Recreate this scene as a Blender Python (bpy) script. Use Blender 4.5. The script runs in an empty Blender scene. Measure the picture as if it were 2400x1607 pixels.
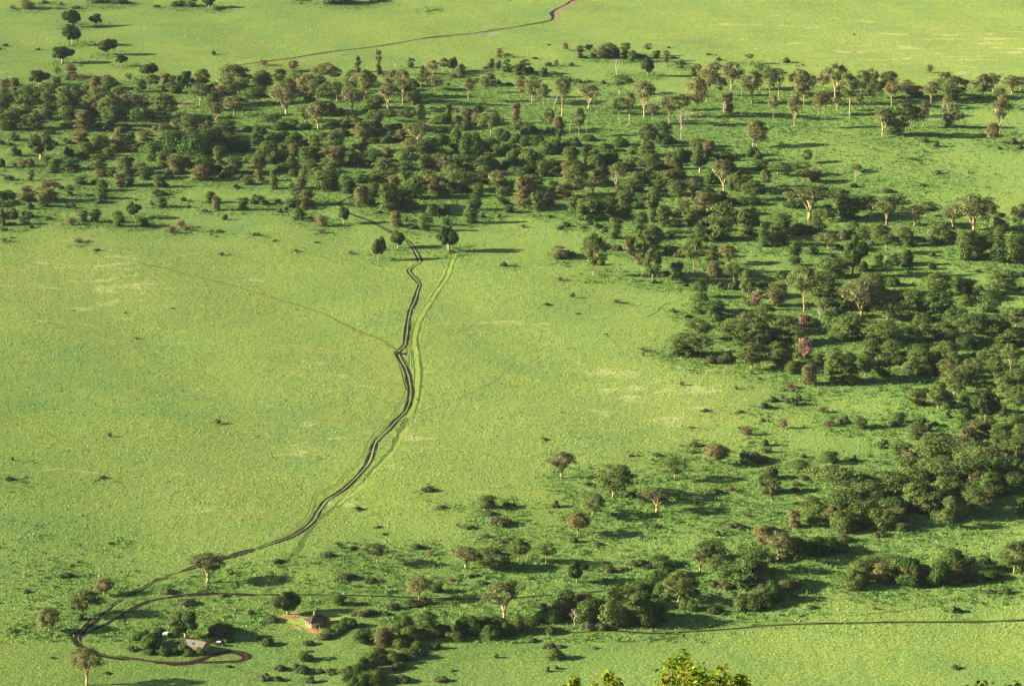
import bpy, math, random
import numpy as np
from mathutils import Vector
R = math.radians
C = bpy.context.scene.collection
SC = bpy.context.scene

# ---------------------------------------------------------------- camera
FPX, CX, CY = 7300.0, 1200.0, 803.5        # focal length in pixels of the 2400 px wide photograph
PITCH, CAMZ = R(14.6), 450.0
cam = bpy.data.cameras.new('camera'); camo = bpy.data.objects.new('camera', cam); C.objects.link(camo)
cam.sensor_width = 36; cam.lens = 36*FPX/2400; cam.clip_start = 1; cam.clip_end = 40000
camo.location = (0, 0, CAMZ); camo.rotation_euler = (R(90)-PITCH, 0, 0)
SC.camera = camo
# ---------------------------------------------------------------- light
SUN_EL, SUN_AWAY = R(19.5), R(4)
w = bpy.data.worlds.new('World'); SC.world = w; w.use_nodes = True
nt = w.node_tree; bg = nt.nodes['Background']
sky = nt.nodes.new('ShaderNodeTexSky'); sky.sky_type = 'NISHITA'; sky.sun_disc = False
sky.sun_elevation = SUN_EL; sky.sun_rotation = R(-94); sky.air_density = 1.0; sky.dust_density = 1.0
nt.links.new(sky.outputs[0], bg.inputs[0]); bg.inputs[1].default_value = 0.034
sl = bpy.data.lights.new('sun', 'SUN'); sl.energy = 5.0; sl.angle = R(0.5); sl.color = (1.0, 0.905, 0.66)
so = bpy.data.objects.new('sun', sl); C.objects.link(so)
ld = Vector((math.cos(SUN_AWAY)*math.cos(SUN_EL), math.sin(SUN_AWAY)*math.cos(SUN_EL), -math.sin(SUN_EL)))
so.rotation_euler = ld.to_track_quat('-Z', 'Y').to_euler(); so.location = (-600, 800, 600)
SC.view_settings.view_transform = 'Standard'; SC.view_settings.look = 'None'
SC.view_settings.gamma = 1; SC.view_settings.exposure = 1.92
SC.cycles.max_bounces = 5; SC.cycles.diffuse_bounces = 2; SC.cycles.transmission_bounces = 3
SC.cycles.transparent_max_bounces = 6; SC.cycles.volume_bounces = 0

# ---------------------------------------------------------------- helpers
CP, SP = math.cos(PITCH), math.sin(PITCH)
def hgt(x, y):
    x = np.asarray(x, float); y = np.asarray(y, float)
    return (0.55*np.sin(x/37+1.3)*np.cos(y/61+.4) + 0.35*np.sin(x/17+y/41) + 0.2*np.cos(y/23-x/29+2))
def ray(px, py):
    u = (px-CX)/FPX; v = (py-CY)/FPX
    return np.array([u, CP - v*SP, -SP - v*CP])
def ground(px, py):
    d = ray(px, py); z = 0.0
    for _ in range(4):
        t = (z-CAMZ)/d[2]; x, y = d[0]*t, d[1]*t; z = float(hgt(x, y))
    return x, y, z, t                     # t is the depth along the optical axis
def tag(o, label=None, cat=None, group=None, kind=None):
    if label: o['label'] = label
    if cat: o['category'] = cat
    if group: o['group'] = group
    if kind: o['kind'] = kind
    return o
def link(name, me, parent=None):
    o = bpy.data.objects.new(name, me); C.objects.link(o); o.parent = parent; return o
def mesh_np(name, V, F, mat=None, smooth=False):
    """V (n,3); F (m,k) one polygon size"""
    me = bpy.data.meshes.new(name); V = np.asarray(V, np.float32); F = np.asarray(F, np.int32)
    me.vertices.add(len(V)); me.vertices.foreach_set('co', V.ravel())
    m, k = F.shape
    me.loops.add(m*k); me.loops.foreach_set('vertex_index', F.ravel())
    me.polygons.add(m); me.polygons.foreach_set('loop_start', np.arange(m, dtype=np.int32)*k)
    me.update(calc_edges=True)
    if smooth: me.polygons.foreach_set('use_smooth', np.ones(m, bool))
    if mat: me.materials.append(mat)
    return me
class MB:
    def __init__(s): s.V = []; s.F = []
    def add(s, V, F):
        n = len(s.V); s.V += [tuple(v) for v in V]; s.F += [tuple(i+n for i in f) for f in F]; return s
    def box(s, c, d, rz=0.0):
        x, y, z = d[0]/2, d[1]/2, d[2]/2; ca, sa = math.cos(rz), math.sin(rz); V = []
        for sz in (-z, z):
            for sx, sy in ((-x,-y),(x,-y),(x,y),(-x,y)):
                V.append((c[0]+sx*ca-sy*sa, c[1]+sx*sa+sy*ca, c[2]+sz))
        return s.add(V, [(3,2,1,0),(4,5,6,7),(0,1,5,4),(1,2,6,5),(2,3,7,6),(3,0,4,7)])
    def tube(s, P, rad, n=5):
        P = [Vector(p) for p in P]; V = []; F = []
        for i, p in enumerate(P):
            d = (P[min(i+1, len(P)-1)] - P[max(i-1, 0)]).normalized()
            a = d.orthogonal().normalized(); b = d.cross(a)
            for k in range(n):
                t = 2*math.pi*k/n; V.append(p + (a*math.cos(t)+b*math.sin(t))*rad[i])
        for i in range(len(P)-1):
            for k in range(n):
                F.append((i*n+k, i*n+(k+1)%n, (i+1)*n+(k+1)%n, (i+1)*n+k))
        F.append(tuple(range(n))[::-1]); F.append(tuple(range((len(P)-1)*n, len(P)*n)))
        return s.add(V, F)
    def mesh(s, name, mat=None, smooth=False):
        me = bpy.data.meshes.new(name); me.from_pydata(s.V, [], s.F); me.update()
        if smooth: me.polygons.foreach_set('use_smooth', np.ones(len(me.polygons), bool))
        if mat: me.materials.append(mat)
        return me
    def build(s, name, mat, parent=None, smooth=False): return link(name, s.mesh(name, mat, smooth), parent)

# ---------------------------------------------------------------- materials
def newmat(name):
    m = bpy.data.materials.new(name); m.use_nodes = True; n = m.node_tree.nodes; n.clear()
    return m, n, m.node_tree.links
def N(n, t, **kw):
    x = n.new(t)
    for k, v in kw.items(): setattr(x, k, v)
    return x
def noise(n, l, scale, detail=3, rough=.55, vec=None, dist=0.0):
    t = N(n, 'ShaderNodeTexNoise'); t.inputs['Scale'].default_value = scale; t.inputs['Detail'].default_value = detail
    t.inputs['Roughness'].default_value = rough; t.inputs['Distortion'].default_value = dist
    if vec: l.new(vec, t.inputs['Vector'])
    return t.outputs['Fac']
def ramp(n, l, fac, lo, hi, a=0.0, b=1.0):
    t = N(n, 'ShaderNodeMapRange'); t.inputs['From Min'].default_value = lo; t.inputs['From Max'].default_value = hi
    t.inputs['To Min'].default_value = a; t.inputs['To Max'].default_value = b; l.new(fac, t.inputs['Value']); return t.outputs[0]
def mix(n, l, fac, a, b, mode='MIX'):
    t = N(n, 'ShaderNodeMix', data_type='RGBA', blend_type=mode)
    if isinstance(fac, (int, float)): t.inputs['Factor'].default_value = fac
    else: l.new(fac, t.inputs['Factor'])
    for s, c in (('A', a), ('B', b)):
        i = [q for q in t.inputs if q.name == s and q.type == 'RGBA'][0]
        if isinstance(c, (tuple, list)): i.default_value = tuple(c[:3])+(1,)
        else: l.new(c, i)
    return [q for q in t.outputs if q.type == 'RGBA'][0]
def math_(n, l, op, a, b=None):
    t = N(n, 'ShaderNodeMath', operation=op)
    for i, v in enumerate((a, b)):
        if v is None: continue
        if isinstance(v, (int, float)): t.inputs[i].default_value = v
        else: l.new(v, t.inputs[i])
    return t.outputs[0]
def leafmat(name, c1, c2, trans=.14, nscale=.5, tip=None, isl=.58):
    m, n, l = newmat(name); oi = N(n, 'ShaderNodeObjectInfo'); g = N(n, 'ShaderNodeNewGeometry')
    col = mix(n, l, oi.outputs['Random'], c1, c2)
    nz = noise(n, l, nscale, 3, .6, g.outputs['Position'])
    v = ramp(n, l, nz, .3, .7, .66, 1.38)
    hsv = N(n, 'ShaderNodeHueSaturation'); l.new(v, hsv.inputs['Value']); l.new(col, hsv.inputs['Color']); out = hsv.outputs[0]
    rpi = ramp(n, l, g.outputs['Random Per Island'], 0, 1, 1-isl, 1+isl)
    h2 = N(n, 'ShaderNodeHueSaturation'); l.new(rpi, h2.inputs['Value']); l.new(out, h2.inputs['Color']); out = h2.outputs[0]
    if tip:
        f = ramp(n, l, g.outputs['Random Per Island'],   .90, .95); out = mix(n, l, f, out, tip)
    d = N(n, 'ShaderNodeBsdfDiffuse'); l.new(out, d.inputs[0])
    t = N(n, 'ShaderNodeBsdfTranslucent'); l.new(out, t.inputs[0])
    s = N(n, 'ShaderNodeMixShader'); s.inputs[0].default_value = trans; l.new(d.outputs[0], s.inputs[1]); l.new(t.outputs[0], s.inputs[2])
    o = N(n, 'ShaderNodeOutputMaterial'); l.new(s.outputs[0], o.inputs[0]); return m
def plain(name, c, rough=.85, var=.35, scale=1.2, bump=0.0, metal=0.0, c2=None):
    m, n, l = newmat(name); g = N(n, 'ShaderNodeNewGeometry')
    nz = noise(n, l, scale, 4, .6, g.outputs['Position'])
    v = ramp(n, l, nz, .3, .7); b = N(n, 'ShaderNodeBsdfPrincipled')
    c2 = c2 or tuple(x*(1-var) for x in c)
    l.new(mix(n, l, v, c2, c), b.inputs['Base Color']); b.inputs['Roughness'].default_value = rough; b.inputs['Specular IOR Level'].default_value = .5 if rough < .75 else .04; b.inputs['Metallic'].default_value = metal
    if bump:
        bp = N(n, 'ShaderNodeBump'); bp.inputs['Strength'].default_value = bump; l.new(nz, bp.inputs['Height']); l.new(bp.outputs[0], b.inputs['Normal'])
    o = N(n, 'ShaderNodeOutputMaterial'); l.new(b.outputs[0], o.inputs[0]); return m

M = {}
M['acacia'] = leafmat('acacia_leaves', (.080,.125,.030), (.110,.145,.040))
M['acacia_mid'] = leafmat('acacia_leaves_mid', (.100,.118,.042), (.13,.13,.052))
M['acacia_brown'] = leafmat('acacia_leaves_brown', (.132,.136,.050), (.168,.15,.06))
M['bushy'] = leafmat('bushy_leaves', (.070,.118,.030), (.100,.138,.036))
M['bushy_brown'] = leafmat('bushy_leaves_brown', (.118,.122,.046), (.152,.13,.054))
M['fig'] = leafmat('fig_leaves', (.045,.075,.022), (.065,.095,.028))
M['thicket'] = leafmat('thicket_leaves', (.055,.105,.024), (.10,.14,.035), .3)
M['bush'] = leafmat('bush_leaves', (.06,.088,.034), (.105,.11,.05))
M['twig'] = leafmat('bush_twigs', (.12,.085,.05), (.17,.10,.062), .1)
M['pinktwig'] = leafmat('pink_twigs', (.21,.135,.10), (.25,.155,.115), .1)
M['herb'] = leafmat('herb_leaves', (.090,.182,.040), (.090,.182,.040), .3, .12, None, .22)
M['near'] = leafmat('near_leaves', (.16,.23,.02), (.19,.23,.02), .35, 2.0, (.40,.20,.05))
M['near_shaded'] = leafmat('near_leaves_painted_shade', (.03,.05,.012), (.04,.05,.015), .15)  # shade of an unlit crown put into the leaf colour
M['bark_pale'] = plain('bark_pale', (.44,.335,.18), .8, .35, 1.0, .3)
M['bark_brown'] = plain('bark_brown', (.22,.13,.075), .9, .4, 1.5, .3)
M['bark_grey'] = plain('bark_grey', (.55,.46,.37), .9, .3, 1.5, .3)

def ground_mat(name, herb=True, z=0):
    m, n, l = newmat(name); g = N(n, 'ShaderNodeNewGeometry'); P = g.outputs['Position']
    A = N(n, 'ShaderNodeAttribute'); A.attribute_name = 'lush_vignette'; lush_vignette = A.outputs['Fac']
    A2 = N(n, 'ShaderNodeAttribute'); A2.attribute_name = 'dry'; dry = A2.outputs['Fac']
    big = ramp(n, l, noise(n, l, .006, 3, .5, P), .35, .65)
    mid = ramp(n, l, noise(n, l, .03, 4, .6, P, .8), .35, .65)
    small = ramp(n, l, noise(n, l, .16, 4, .65, P), .3, .7)
    fine = noise(n, l, .85, 4, .7, P)
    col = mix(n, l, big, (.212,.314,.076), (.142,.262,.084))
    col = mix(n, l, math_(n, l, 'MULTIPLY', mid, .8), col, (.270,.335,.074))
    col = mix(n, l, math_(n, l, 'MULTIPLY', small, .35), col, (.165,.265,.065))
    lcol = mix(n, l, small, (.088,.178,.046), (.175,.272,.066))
    lf = math_(n, l, 'MULTIPLY', lush_vignette, ramp(n, l, noise(n, l, .05, 4, .6, P), .35, .6, .45, 1.0))
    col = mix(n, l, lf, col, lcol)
    col = mix(n, l, math_(n, l, 'MULTIPLY', dry, .38), col, (.315,.335,.095))
    # dry straw patches and wet bluish hollows
    mp = N(n, 'ShaderNodeMapping'); mp.inputs['Scale'].default_value = (.6, 1.1, 1); l.new(P, mp.inputs['Vector'])
    pz = noise(n, l, .05, 4, .6, mp.outputs[0], .6)
    pf = ramp(n, l, math_(n, l, 'ADD', pz, math_(n, l, 'MULTIPLY', dry, .17)), .705, .79)
    pf = math_(n, l, 'MULTIPLY', pf, .6)
    col = mix(n, l, pf, col, (.44,.46,.19))
    # clumps: dark tussocks and pale tips
    v = ramp(n, l, fine, .32, .68, .48, 1.35)
    hs = N(n, 'ShaderNodeHueSaturation'); l.new(v, hs.inputs['Value']); l.new(col, hs.inputs['Color'])
    b = N(n, 'ShaderNodeBsdfDiffuse'); b.inputs['Roughness'].default_value = .8; l.new(hs.outputs[0], b.inputs[0])
    hsum = math_(n, l, 'ADD', math_(n, l, 'MULTIPLY', fine, 1.0), math_(n, l, 'MULTIPLY', small, .6))
    bp = N(n, 'ShaderNodeBump'); bp.inputs['Strength'].default_value = 1.0; bp.inputs['Distance'].default_value = .65
    l.new(hsum, bp.inputs['Height']); l.new(bp.outputs[0], b.inputs['Normal'])
    o = N(n, 'ShaderNodeOutputMaterial'); l.new(b.outputs[0], o.inputs[0]); return m
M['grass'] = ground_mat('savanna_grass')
def soil(name, c, c2, sc=1.0, holes=.40):
    m = plain(name, c, .9, 0, sc, .4, 0, c2); n = m.node_tree.nodes; l = m.node_tree.links
    g = N(n, 'ShaderNodeNewGeometry'); f = ramp(n, l, noise(n, l, .7, 4, .75, g.outputs['Position']), holes-.03, holes+.03)
    t = N(n, 'ShaderNodeBsdfTransparent'); s = N(n, 'ShaderNodeMixShader'); l.new(f, s.inputs[0]); l.new(t.outputs[0], s.inputs[1])
    b = [x for x in n if x.type == 'BSDF_PRINCIPLED'][0]; o = [x for x in n if x.type == 'OUTPUT_MATERIAL'][0]
    l.new(b.outputs[0], s.inputs[2]); l.new(s.outputs[0], o.inputs[0]); return m
M['mud'] = soil('track_mud', (.030,.025,.018), (.009,.009,.006), 1.0, .34)
M['dusty'] = soil('dusty_road', (.32,.22,.15), (.22,.15,.10), .5)
M['redmud'] = soil('red_soil', (.11,.045,.028), (.06,.03,.018), .5)
M['rut'] = soil('faint_rut', (.085,.12,.03), (.13,.16,.04))
M['rut_yellow'] = soil('yellow_rut', (.21,.24,.055), (.15,.19,.045))
M['strip'] = soil('track_strip', (.20,.27,.10), (.30,.33,.19))
M['earth'] = soil('bare_earth', (.42,.24,.12), (.23,.17,.07), .35)
M['sedge'] = soil('overgrown_rut', (.045,.09,.022), (.10,.16,.035), .3)
M['sedge2'] = soil('faint_wheel_rut', (.13,.21,.045), (.20,.28,.06), .3, .48)
M['palegrass'] = soil('trodden_grass', (.27,.34,.07), (.21,.28,.055), .3)
T = {
(0,0): """r 110 88 40 50;C 255 90 90 140;b 400 40 30 80;b 560 50 25 40;b 690 90 20 80;e 930 45 60 200;e 1080 48 55 130;b 1430 75 22 60;e 1640 75 60 120;f 1910 75 95 130;b 1980 100 35 90;c 1740 70 75 100;s 1898 185 35 14;b 1955 505 35 40
f 652 247 122 150;f 880 240 90 105;f 665 415 155 155;f 982 500 118 145;f 573 582 130 190;f 1112 605 85 105;f 1352 710 105 165;b 45 430 28 55;b 345 465 22 45;b 0 460 22 26
a 527 712 95 75;C 645 715 120 110;b 610 740 32 60;r 680 740 65 80;r 760 725 40 80;A 1172 750 80 80;C 870 815 105 105;f 360 795 125 175;c 510 780 60 90;r 150 810 70 70;b 80 800 70 90;b 25 750 20 50
f 1700 810 125 150;r 1800 790 70 90;b 1520 800 60 90;c 1600 860 80 130;b 1530 850 50 90;c 1290 850 110 90;a 1390 800 110 110;c 1010 830 80 140
p 1170 1075 210 190;p 1320 1070 200 170;a 1490 1095 220 250;A 905 1080 200 170;c 60 950 130 150;c 30 1060 180 170;c 120 1190 170 120;c 230 1100 270 150;c 450 1110 250 170;c 440 960 180 200;c 600 1000 200 180;c 620 1180 190 160;c 320 1200 150 130;C 770 1210 180 150;c 700 1000 190 150;c 840 1080 190 170;a 1000 1100 220 190;c 60 1200 150 150;b 210 1160 50 80;b 880 1190 60 90;b 970 1215 60 90;b 1150 1200 60 90;c 1020 1160 170 140;c 330 960 150 150;c 160 960 150 130;c 900 960 140 150;c 1090 960 150 140
a 2130 880 270 330;a 1830 970 190 210;A 2010 960 170 180;A 2140 1060 170 210;a 2310 960 150 180;p 1970 1170 220 170;c 2060 1220 110 150;c 1740 1230 150 190;d 1660 1100 90 40;c 1580 1400 190 200;e 1840 1450 230 330;e 1560 1300 90 160;b 1430 1200 50 80;c 2200 1400 160 140;C 2250 1340 100 80;e 1960 1330 120 180;e 2080 1400 140 170;e 1690 1400 120 150
b 440 1240 50 100;b 130 1295 70 95;b 20 1330 50 50;b 80 1340 35 60;f 375 1460 190 250;b 145 1435 80 100;b 500 1340 50 60;b 600 1300 35 60;b 635 1330 45 70;C 740 1330 130 150;c 780 1420 110 140;b 630 1440 90 110;b 750 1455 50 90;c 890 1410 160 110;C 960 1350 100 90;c 990 1440 80 90;C 1110 1390 210 170;c 1190 1330 110 100;C 1330 1310 90 130;c 1400 1480 170 190;C 1240 1400 80 100;b 20 1540 80 60;r 215 1535 75 100;b 275 1520 60 70;r 140 1535 40 40;c 430 1500 60 80;c 500 1560 100 110;c 660 1560 80 130;c 910 1560 140 130;C 1150 1570 130 150;c 1500 1540 150 140;C 1620 1600 170 170;c 1850 1600 150 200;c 2130 1600 150 180;c 2010 1500 150 110;c 1280 1600 100 120""",
(1,0): """b 390 20 20 120;e 760 60 65 230;b 900 50 25 60;e 1100 30 30 120;l 1580 100 22 130;r 75 605 55 75;C 930 665 140 60;C 1121 690 210 55;b 1125 680 60 50;d 1275 625 55 40;c 1415 625 85 60;c 1530 680 70 50;A 1620 700 140 130;A 1710 660 120 110;f 1785 665 110 90;c 1880 685 90 80;r 1560 710 60 60;a 1640 825 120 180;b 1800 720 30 90;b 1870 720 30 70;b 1760 790 30 30;a 1940 925 200 110;A 2090 850 140 100;c 2140 800 120 100;C 2225 530 80 55;b 2290 515 20 60;b 2150 630 60 55;c 2155 590 50 40;b 2210 635 70 60;c 2290 665 110 90;b 2090 640 30 40;b 2020 760 40 90;b 2215 780 45 60;b 2310 790 30 60
a 60 800 150 170;A 340 650 90 120;a 220 770 130 150;a 360 830 180 170;A 620 780 190 240;a 700 760 140 130;A 480 880 190 200;a 550 900 170 190;a 650 930 170 170;a 740 940 180 150;a 990 940 280 180;A 1010 880 210 220;a 870 800 150 160;A 1250 900 240 200;a 1340 960 300 170;p 1205 1020 240 210;p 885 1040 230 190;p 280 1060 290 330;a 30 950 150 180;p 570 1190 250 260;a 450 1120 140 180;a 1090 1180 170 200;c 1080 1000 110 150;a 1205 1110 110 130;a 1370 1180 190 180;c 1440 950 130 130;s 1495 930 90 12;c 1500 1100 130 100;c 1755 1100 140 70;c 1840 1180 110 100;s 1830 1150 150 24;b 1890 1160 70 90;a 2150 1240 230 200;l 780 1105 25 70;l 1430 1165 22 120
c 990 1400 250 110;C 970 1280 140 160;b 1200 1240 90 100;b 230 1270 50 90;c 340 1340 100 90;C 360 1440 120 120;c 550 1480 160 90;c 470 1490 130 120;c 640 1440 90 110;C 740 1540 190 180;c 880 1500 170 150;p 1480 1380 240 240;A 1420 1420 150 200;c 1600 1420 130 180;c 1380 1575 200 170;C 1200 1480 130 110;c 1070 1540 150 190;c 1190 1570 110 150;e 1840 1400 200 150;e 1980 1450 200 180;a 1660 1550 140 200;e 2250 1300 100 160;e 2310 1561 110 100;c 1900 1570 120 180;c 2100 1575 140 180;c 110 1430 130 160;c 60 1500 100 150;f 200 1540 130 190;c 500 1590 90 150;C 1750 1575 140 120;c 1570 1540 110 150
e 120 1130 60 160;e 300 1180 60 170;e 700 1190 60 160;e 840 1180 60 150;e 760 1260 60 160;e 620 1290 50 150;e 1280 1200 60 120;e 1650 1230 70 150;e 1700 1330 90 150;e 2080 1370 90 150;e 1280 1300 60 120;e 2330 1430 90 140""",
(2,0): """b 335 420 14 30;A 485 465 65 60;C 620 540 110 70;f 695 470 55 85;C 820 540 110 80;c 890 540 130 130;C 930 500 80 80;c 1040 540 130 80;c 1095 570 95 75;b 745 530 40 50;b 675 540 25 45;b 955 540 80 60;b 1180 540 40 90;A 1245 515 110 75;c 1325 540 70 60;C 1410 570 95 50;b 1430 445 20 30;b 1460 545 30 60;b 210 545 20 45;b 340 612 38 70;r 405 610 60 40;b 550 612 36 50;b 1885 560 30 55;a 2170 582 85 95;b 1800 510 15 50;b 1540 600 25 90;b 1545 630 20 60
c 60 695 100 90;c 120 680 120 90;b 165 665 50 60;b 290 710 80 60;r 380 690 35 90;d 960 695 140 110;f 1240 695 125 115;l 1245 700 20 50;b 525 755 40 50;b 600 765 30 90;b 690 760 25 60;b 835 775 40 50;b 1075 760 25 60
a 180 955 240 210;A 85 900 190 120;a 290 970 190 150;d 385 1030 180 90;p 460 1060 330 170;p 700 1000 210 210;d 780 1050 130 60;a 985 870 170 190;a 985 1140 230 130;p 1075 1140 270 140;p 1210 1075 310 190;a 1290 1110 150 120;A 1435 1150 260 190;a 1550 1010 140 130;a 1695 1075 340 200;a 1780 940 280 190;c 1660 690 80 60;A 1700 690 100 90;a 1850 720 140 170;a 2010 825 240 200;a 1910 870 150 110;p 2195 950 280 200;a 2270 870 260 170;C 1980 1050 180 100;d 1930 1145 210 60;s 2100 900 90 14
a 345 1190 190 130;C 30 1130 170 80;s 530 1225 120 24;a 610 1250 240 100;s 682 1255 130 12;c 430 1290 90 50;a 1245 1345 200 130;a 1365 1345 220 160;d 1540 1310 280 120;d 2205 1360 180 180;A 2240 1350 230 180;l 2090 1280 25 90;l 1680 1040 20 110;l 2050 1095 10 80
e 60 1200 80 120;e 170 1240 70 110;e 380 1420 120 160;e 480 1400 100 140;e 560 1350 80 120;e 170 1510 130 170;e 300 1400 90 130;e 560 1575 90 200;e 680 1440 90 120;e 900 1500 110 150;e 700 1300 50 120;b 690 1275 40 80;e 370 1571 80 110;c 1240 1440 70 170;e 30 1330 90 100;e 120 1340 80 100;a 1230 1571 110 200;a 1700 1380 80 180;e 1530 1500 120 110;e 1600 1480 100 90;e 1500 1561 110 90;f 1720 1580 210 230;e 2200 1440 80 120;e 2250 1480 80 80;c 1940 1571 110 190;c 2290 1571 80 130;b 2060 1480 40 60;e 1060 1571 90 120;e 1350 1571 70 140;e 760 1520 90 150;e 30 1460 90 130""",
(3,0): """b 788 325 14 22;b 170 583 48 65;b 315 603 15 30;r 1478 672 75 60;a 20 890 270 180;a 100 890 250 190;p 270 880 230 150;a 330 970 300 170;a 395 850 150 120;p 610 935 330 230;a 505 840 180 130;a 630 1020 130 110;p 240 1170 260 130;A 460 1065 210 130;a 500 1055 190 110;a 750 1090 390 180;a 850 900 240 160;a 705 960 200 130;A 940 830 190 150;a 1000 900 150 170;A 1100 820 160 180;a 960 950 200 160;a 1130 980 220 160;a 1270 910 170 200;c 1350 900 100 130;A 1490 950 190 180;a 1600 880 200 180;a 1700 900 190 190;a 1790 830 100 120;c 1680 930 130 170;a 830 1010 140 90;a 50 1085 200 120
a 1970 890 200 150;a 2060 850 170 170;a 1880 800 60 90;a 2230 870 170 180;a 2310 830 120 120;a 2105 960 150 110;a 2145 1000 130 110;p 2125 1230 290 170;A 2060 1310 170 130;p 1045 1260 250 160;c 1150 1250 150 150;a 1240 1250 290 240;a 1310 1170 190 170;a 1420 1170 220 110;d 1590 1170 220 100;A 1700 1170 190 160;C 1650 1170 100 90;a 1640 1000 110 110;s 215 910 70 10;s 178 890 50 10
b 1440 1310 40 80;b 1540 1350 60 50;b 2250 1330 60 60;b 2310 1380 50 80;b 2120 1375 30 40;b 1330 1475 30 70;b 1430 1395 15 40;b 605 1380 12 20;a 350 1490 110 110;a 90 1600 110 200;a 280 1600 110 200;a 800 1571 40 120""",
(0,1): """b 80 100 50 80;C 280 95 95 60;b 20 50 20 30;b 470 30 40 110;b 640 25 35 120;C 915 60 70 90;c 940 60 40 80;c 1020 60 60 90;C 1095 155 120 90;c 1180 140 70 90;c 1330 90 120 130;c 1160 60 90 90;c 1220 50 60 80;c 1540 70 70 80;c 1450 160 110 80;b 1500 155 60 60;c 740 135 80 100;b 860 130 40 90;b 800 135 20 50;C 1850 95 120 180;b 2055 80 80 90;b 2205 65 35 40;c 2280 135 90 100;c 940 190 100 100;c 930 260 90 110;C 240 290 130 170;C 450 295 190 190;c 390 335 90 90;c 640 230 90 80;b 560 185 40 60;e 60 275 80 140;b 910 310 45 90;b 30 340 45 100;b 120 325 45 100;b 270 360 60 70;b 610 345 35 50;b 665 350 50 60
f 1228 432 118 140;c 755 475 105 95;c 870 475 115 90;r 660 505 75 100;c 1085 515 130 110;b 1110 480 40 60;c 1315 510 80 90;b 1340 510 40 60;b 1460 240 45 120;b 1390 320 30 40;c 1475 345 100 100;r 1555 195 20 40;b 1675 285 38 50;b 1720 345 30 40;c 1925 300 100 100;C 1980 370 120 80;b 1870 385 30 60;c 2225 365 110 90;b 2155 170 40 70;b 2060 455 50 45;b 2330 310 80 60;b 2330 598 30 40
r 1570 580 70 90;r 1660 530 75 80;r 1700 555 50 90;r 1940 572 35 45;b 2010 570 25 70;r 1980 610 18 28;r 40 655 40 60;b 110 622 12 40;r 715 662 40 90;b 885 740 15 60;r 2025 780 35 60;r 1250 1545 22 50;b 1150 1305 20 20;b 1580 1265 10 35;b 670 1285 8 25;b 120 450 90 130;b 20 450 90 60;b 250 440 60 110;c 220 500 75 80;b 100 505 30 80;b 20 510 80 50;b 285 530 30 50;b 35 555 30 60;b 440 455 25 80;b 1245 275 12 40""",
(1,1): """C 30 105 110 80;c 165 175 160 75;C 410 180 110 120;b 340 175 50 70;c 640 190 180 200;c 830 215 150 110;c 890 210 90 80;c 340 60 70 90;c 560 90 110 130;c 700 150 120 100;C 970 340 190 120;c 1080 250 130 110;c 1030 320 120 120;c 1210 380 240 170;c 1340 355 160 240;c 1260 370 120 120;b 1130 395 30 60;b 870 330 40 70;c 370 320 150 110;C 470 330 150 130;c 320 345 80 90;c 440 360 70 80;c 385 455 100 130;b 490 465 40 80;c 30 310 80 100;b 75 320 50 90;b 200 295 35 50;b 215 385 35 60;b 270 365 30 40;b 680 325 20 30;C 600 515 100 100;r 595 575 45 70;r 20 600 35 50;b 175 652 10 50;r 365 745 28 50;r 870 768 35 60;b 550 665 10 40
f 800 488 125 110;f 1300 710 130 145;f 1765 735 190 190;f 1120 825 175 115;s 1320 820 45 18;b 1780 758 12 70;C 1290 515 140 110;c 1550 550 145 100;b 1370 470 40 50;b 1440 545 35 90;c 1740 500 60 80;c 1605 415 90 90;b 1725 415 100 90;c 1975 485 170 110;c 2000 370 130 110;b 2070 440 40 60;b 2225 430 30 40;c 1720 260 140 110;c 1460 265 190 200;C 1620 215 170 180;c 1870 210 200 240;C 1260 140 90 90;c 960 120 110 120;c 1100 110 100 110;c 2030 240 110 90;c 2270 320 160 130;c 2310 390 60 90;p 2230 200 190 180;c 1400 100 90 100;b 2270 880 40 70;c 2300 200 80 80;c 1560 120 120 150;c 1730 140 110 140;c 2060 130 120 150;c 1180 210 80 100""",
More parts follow.
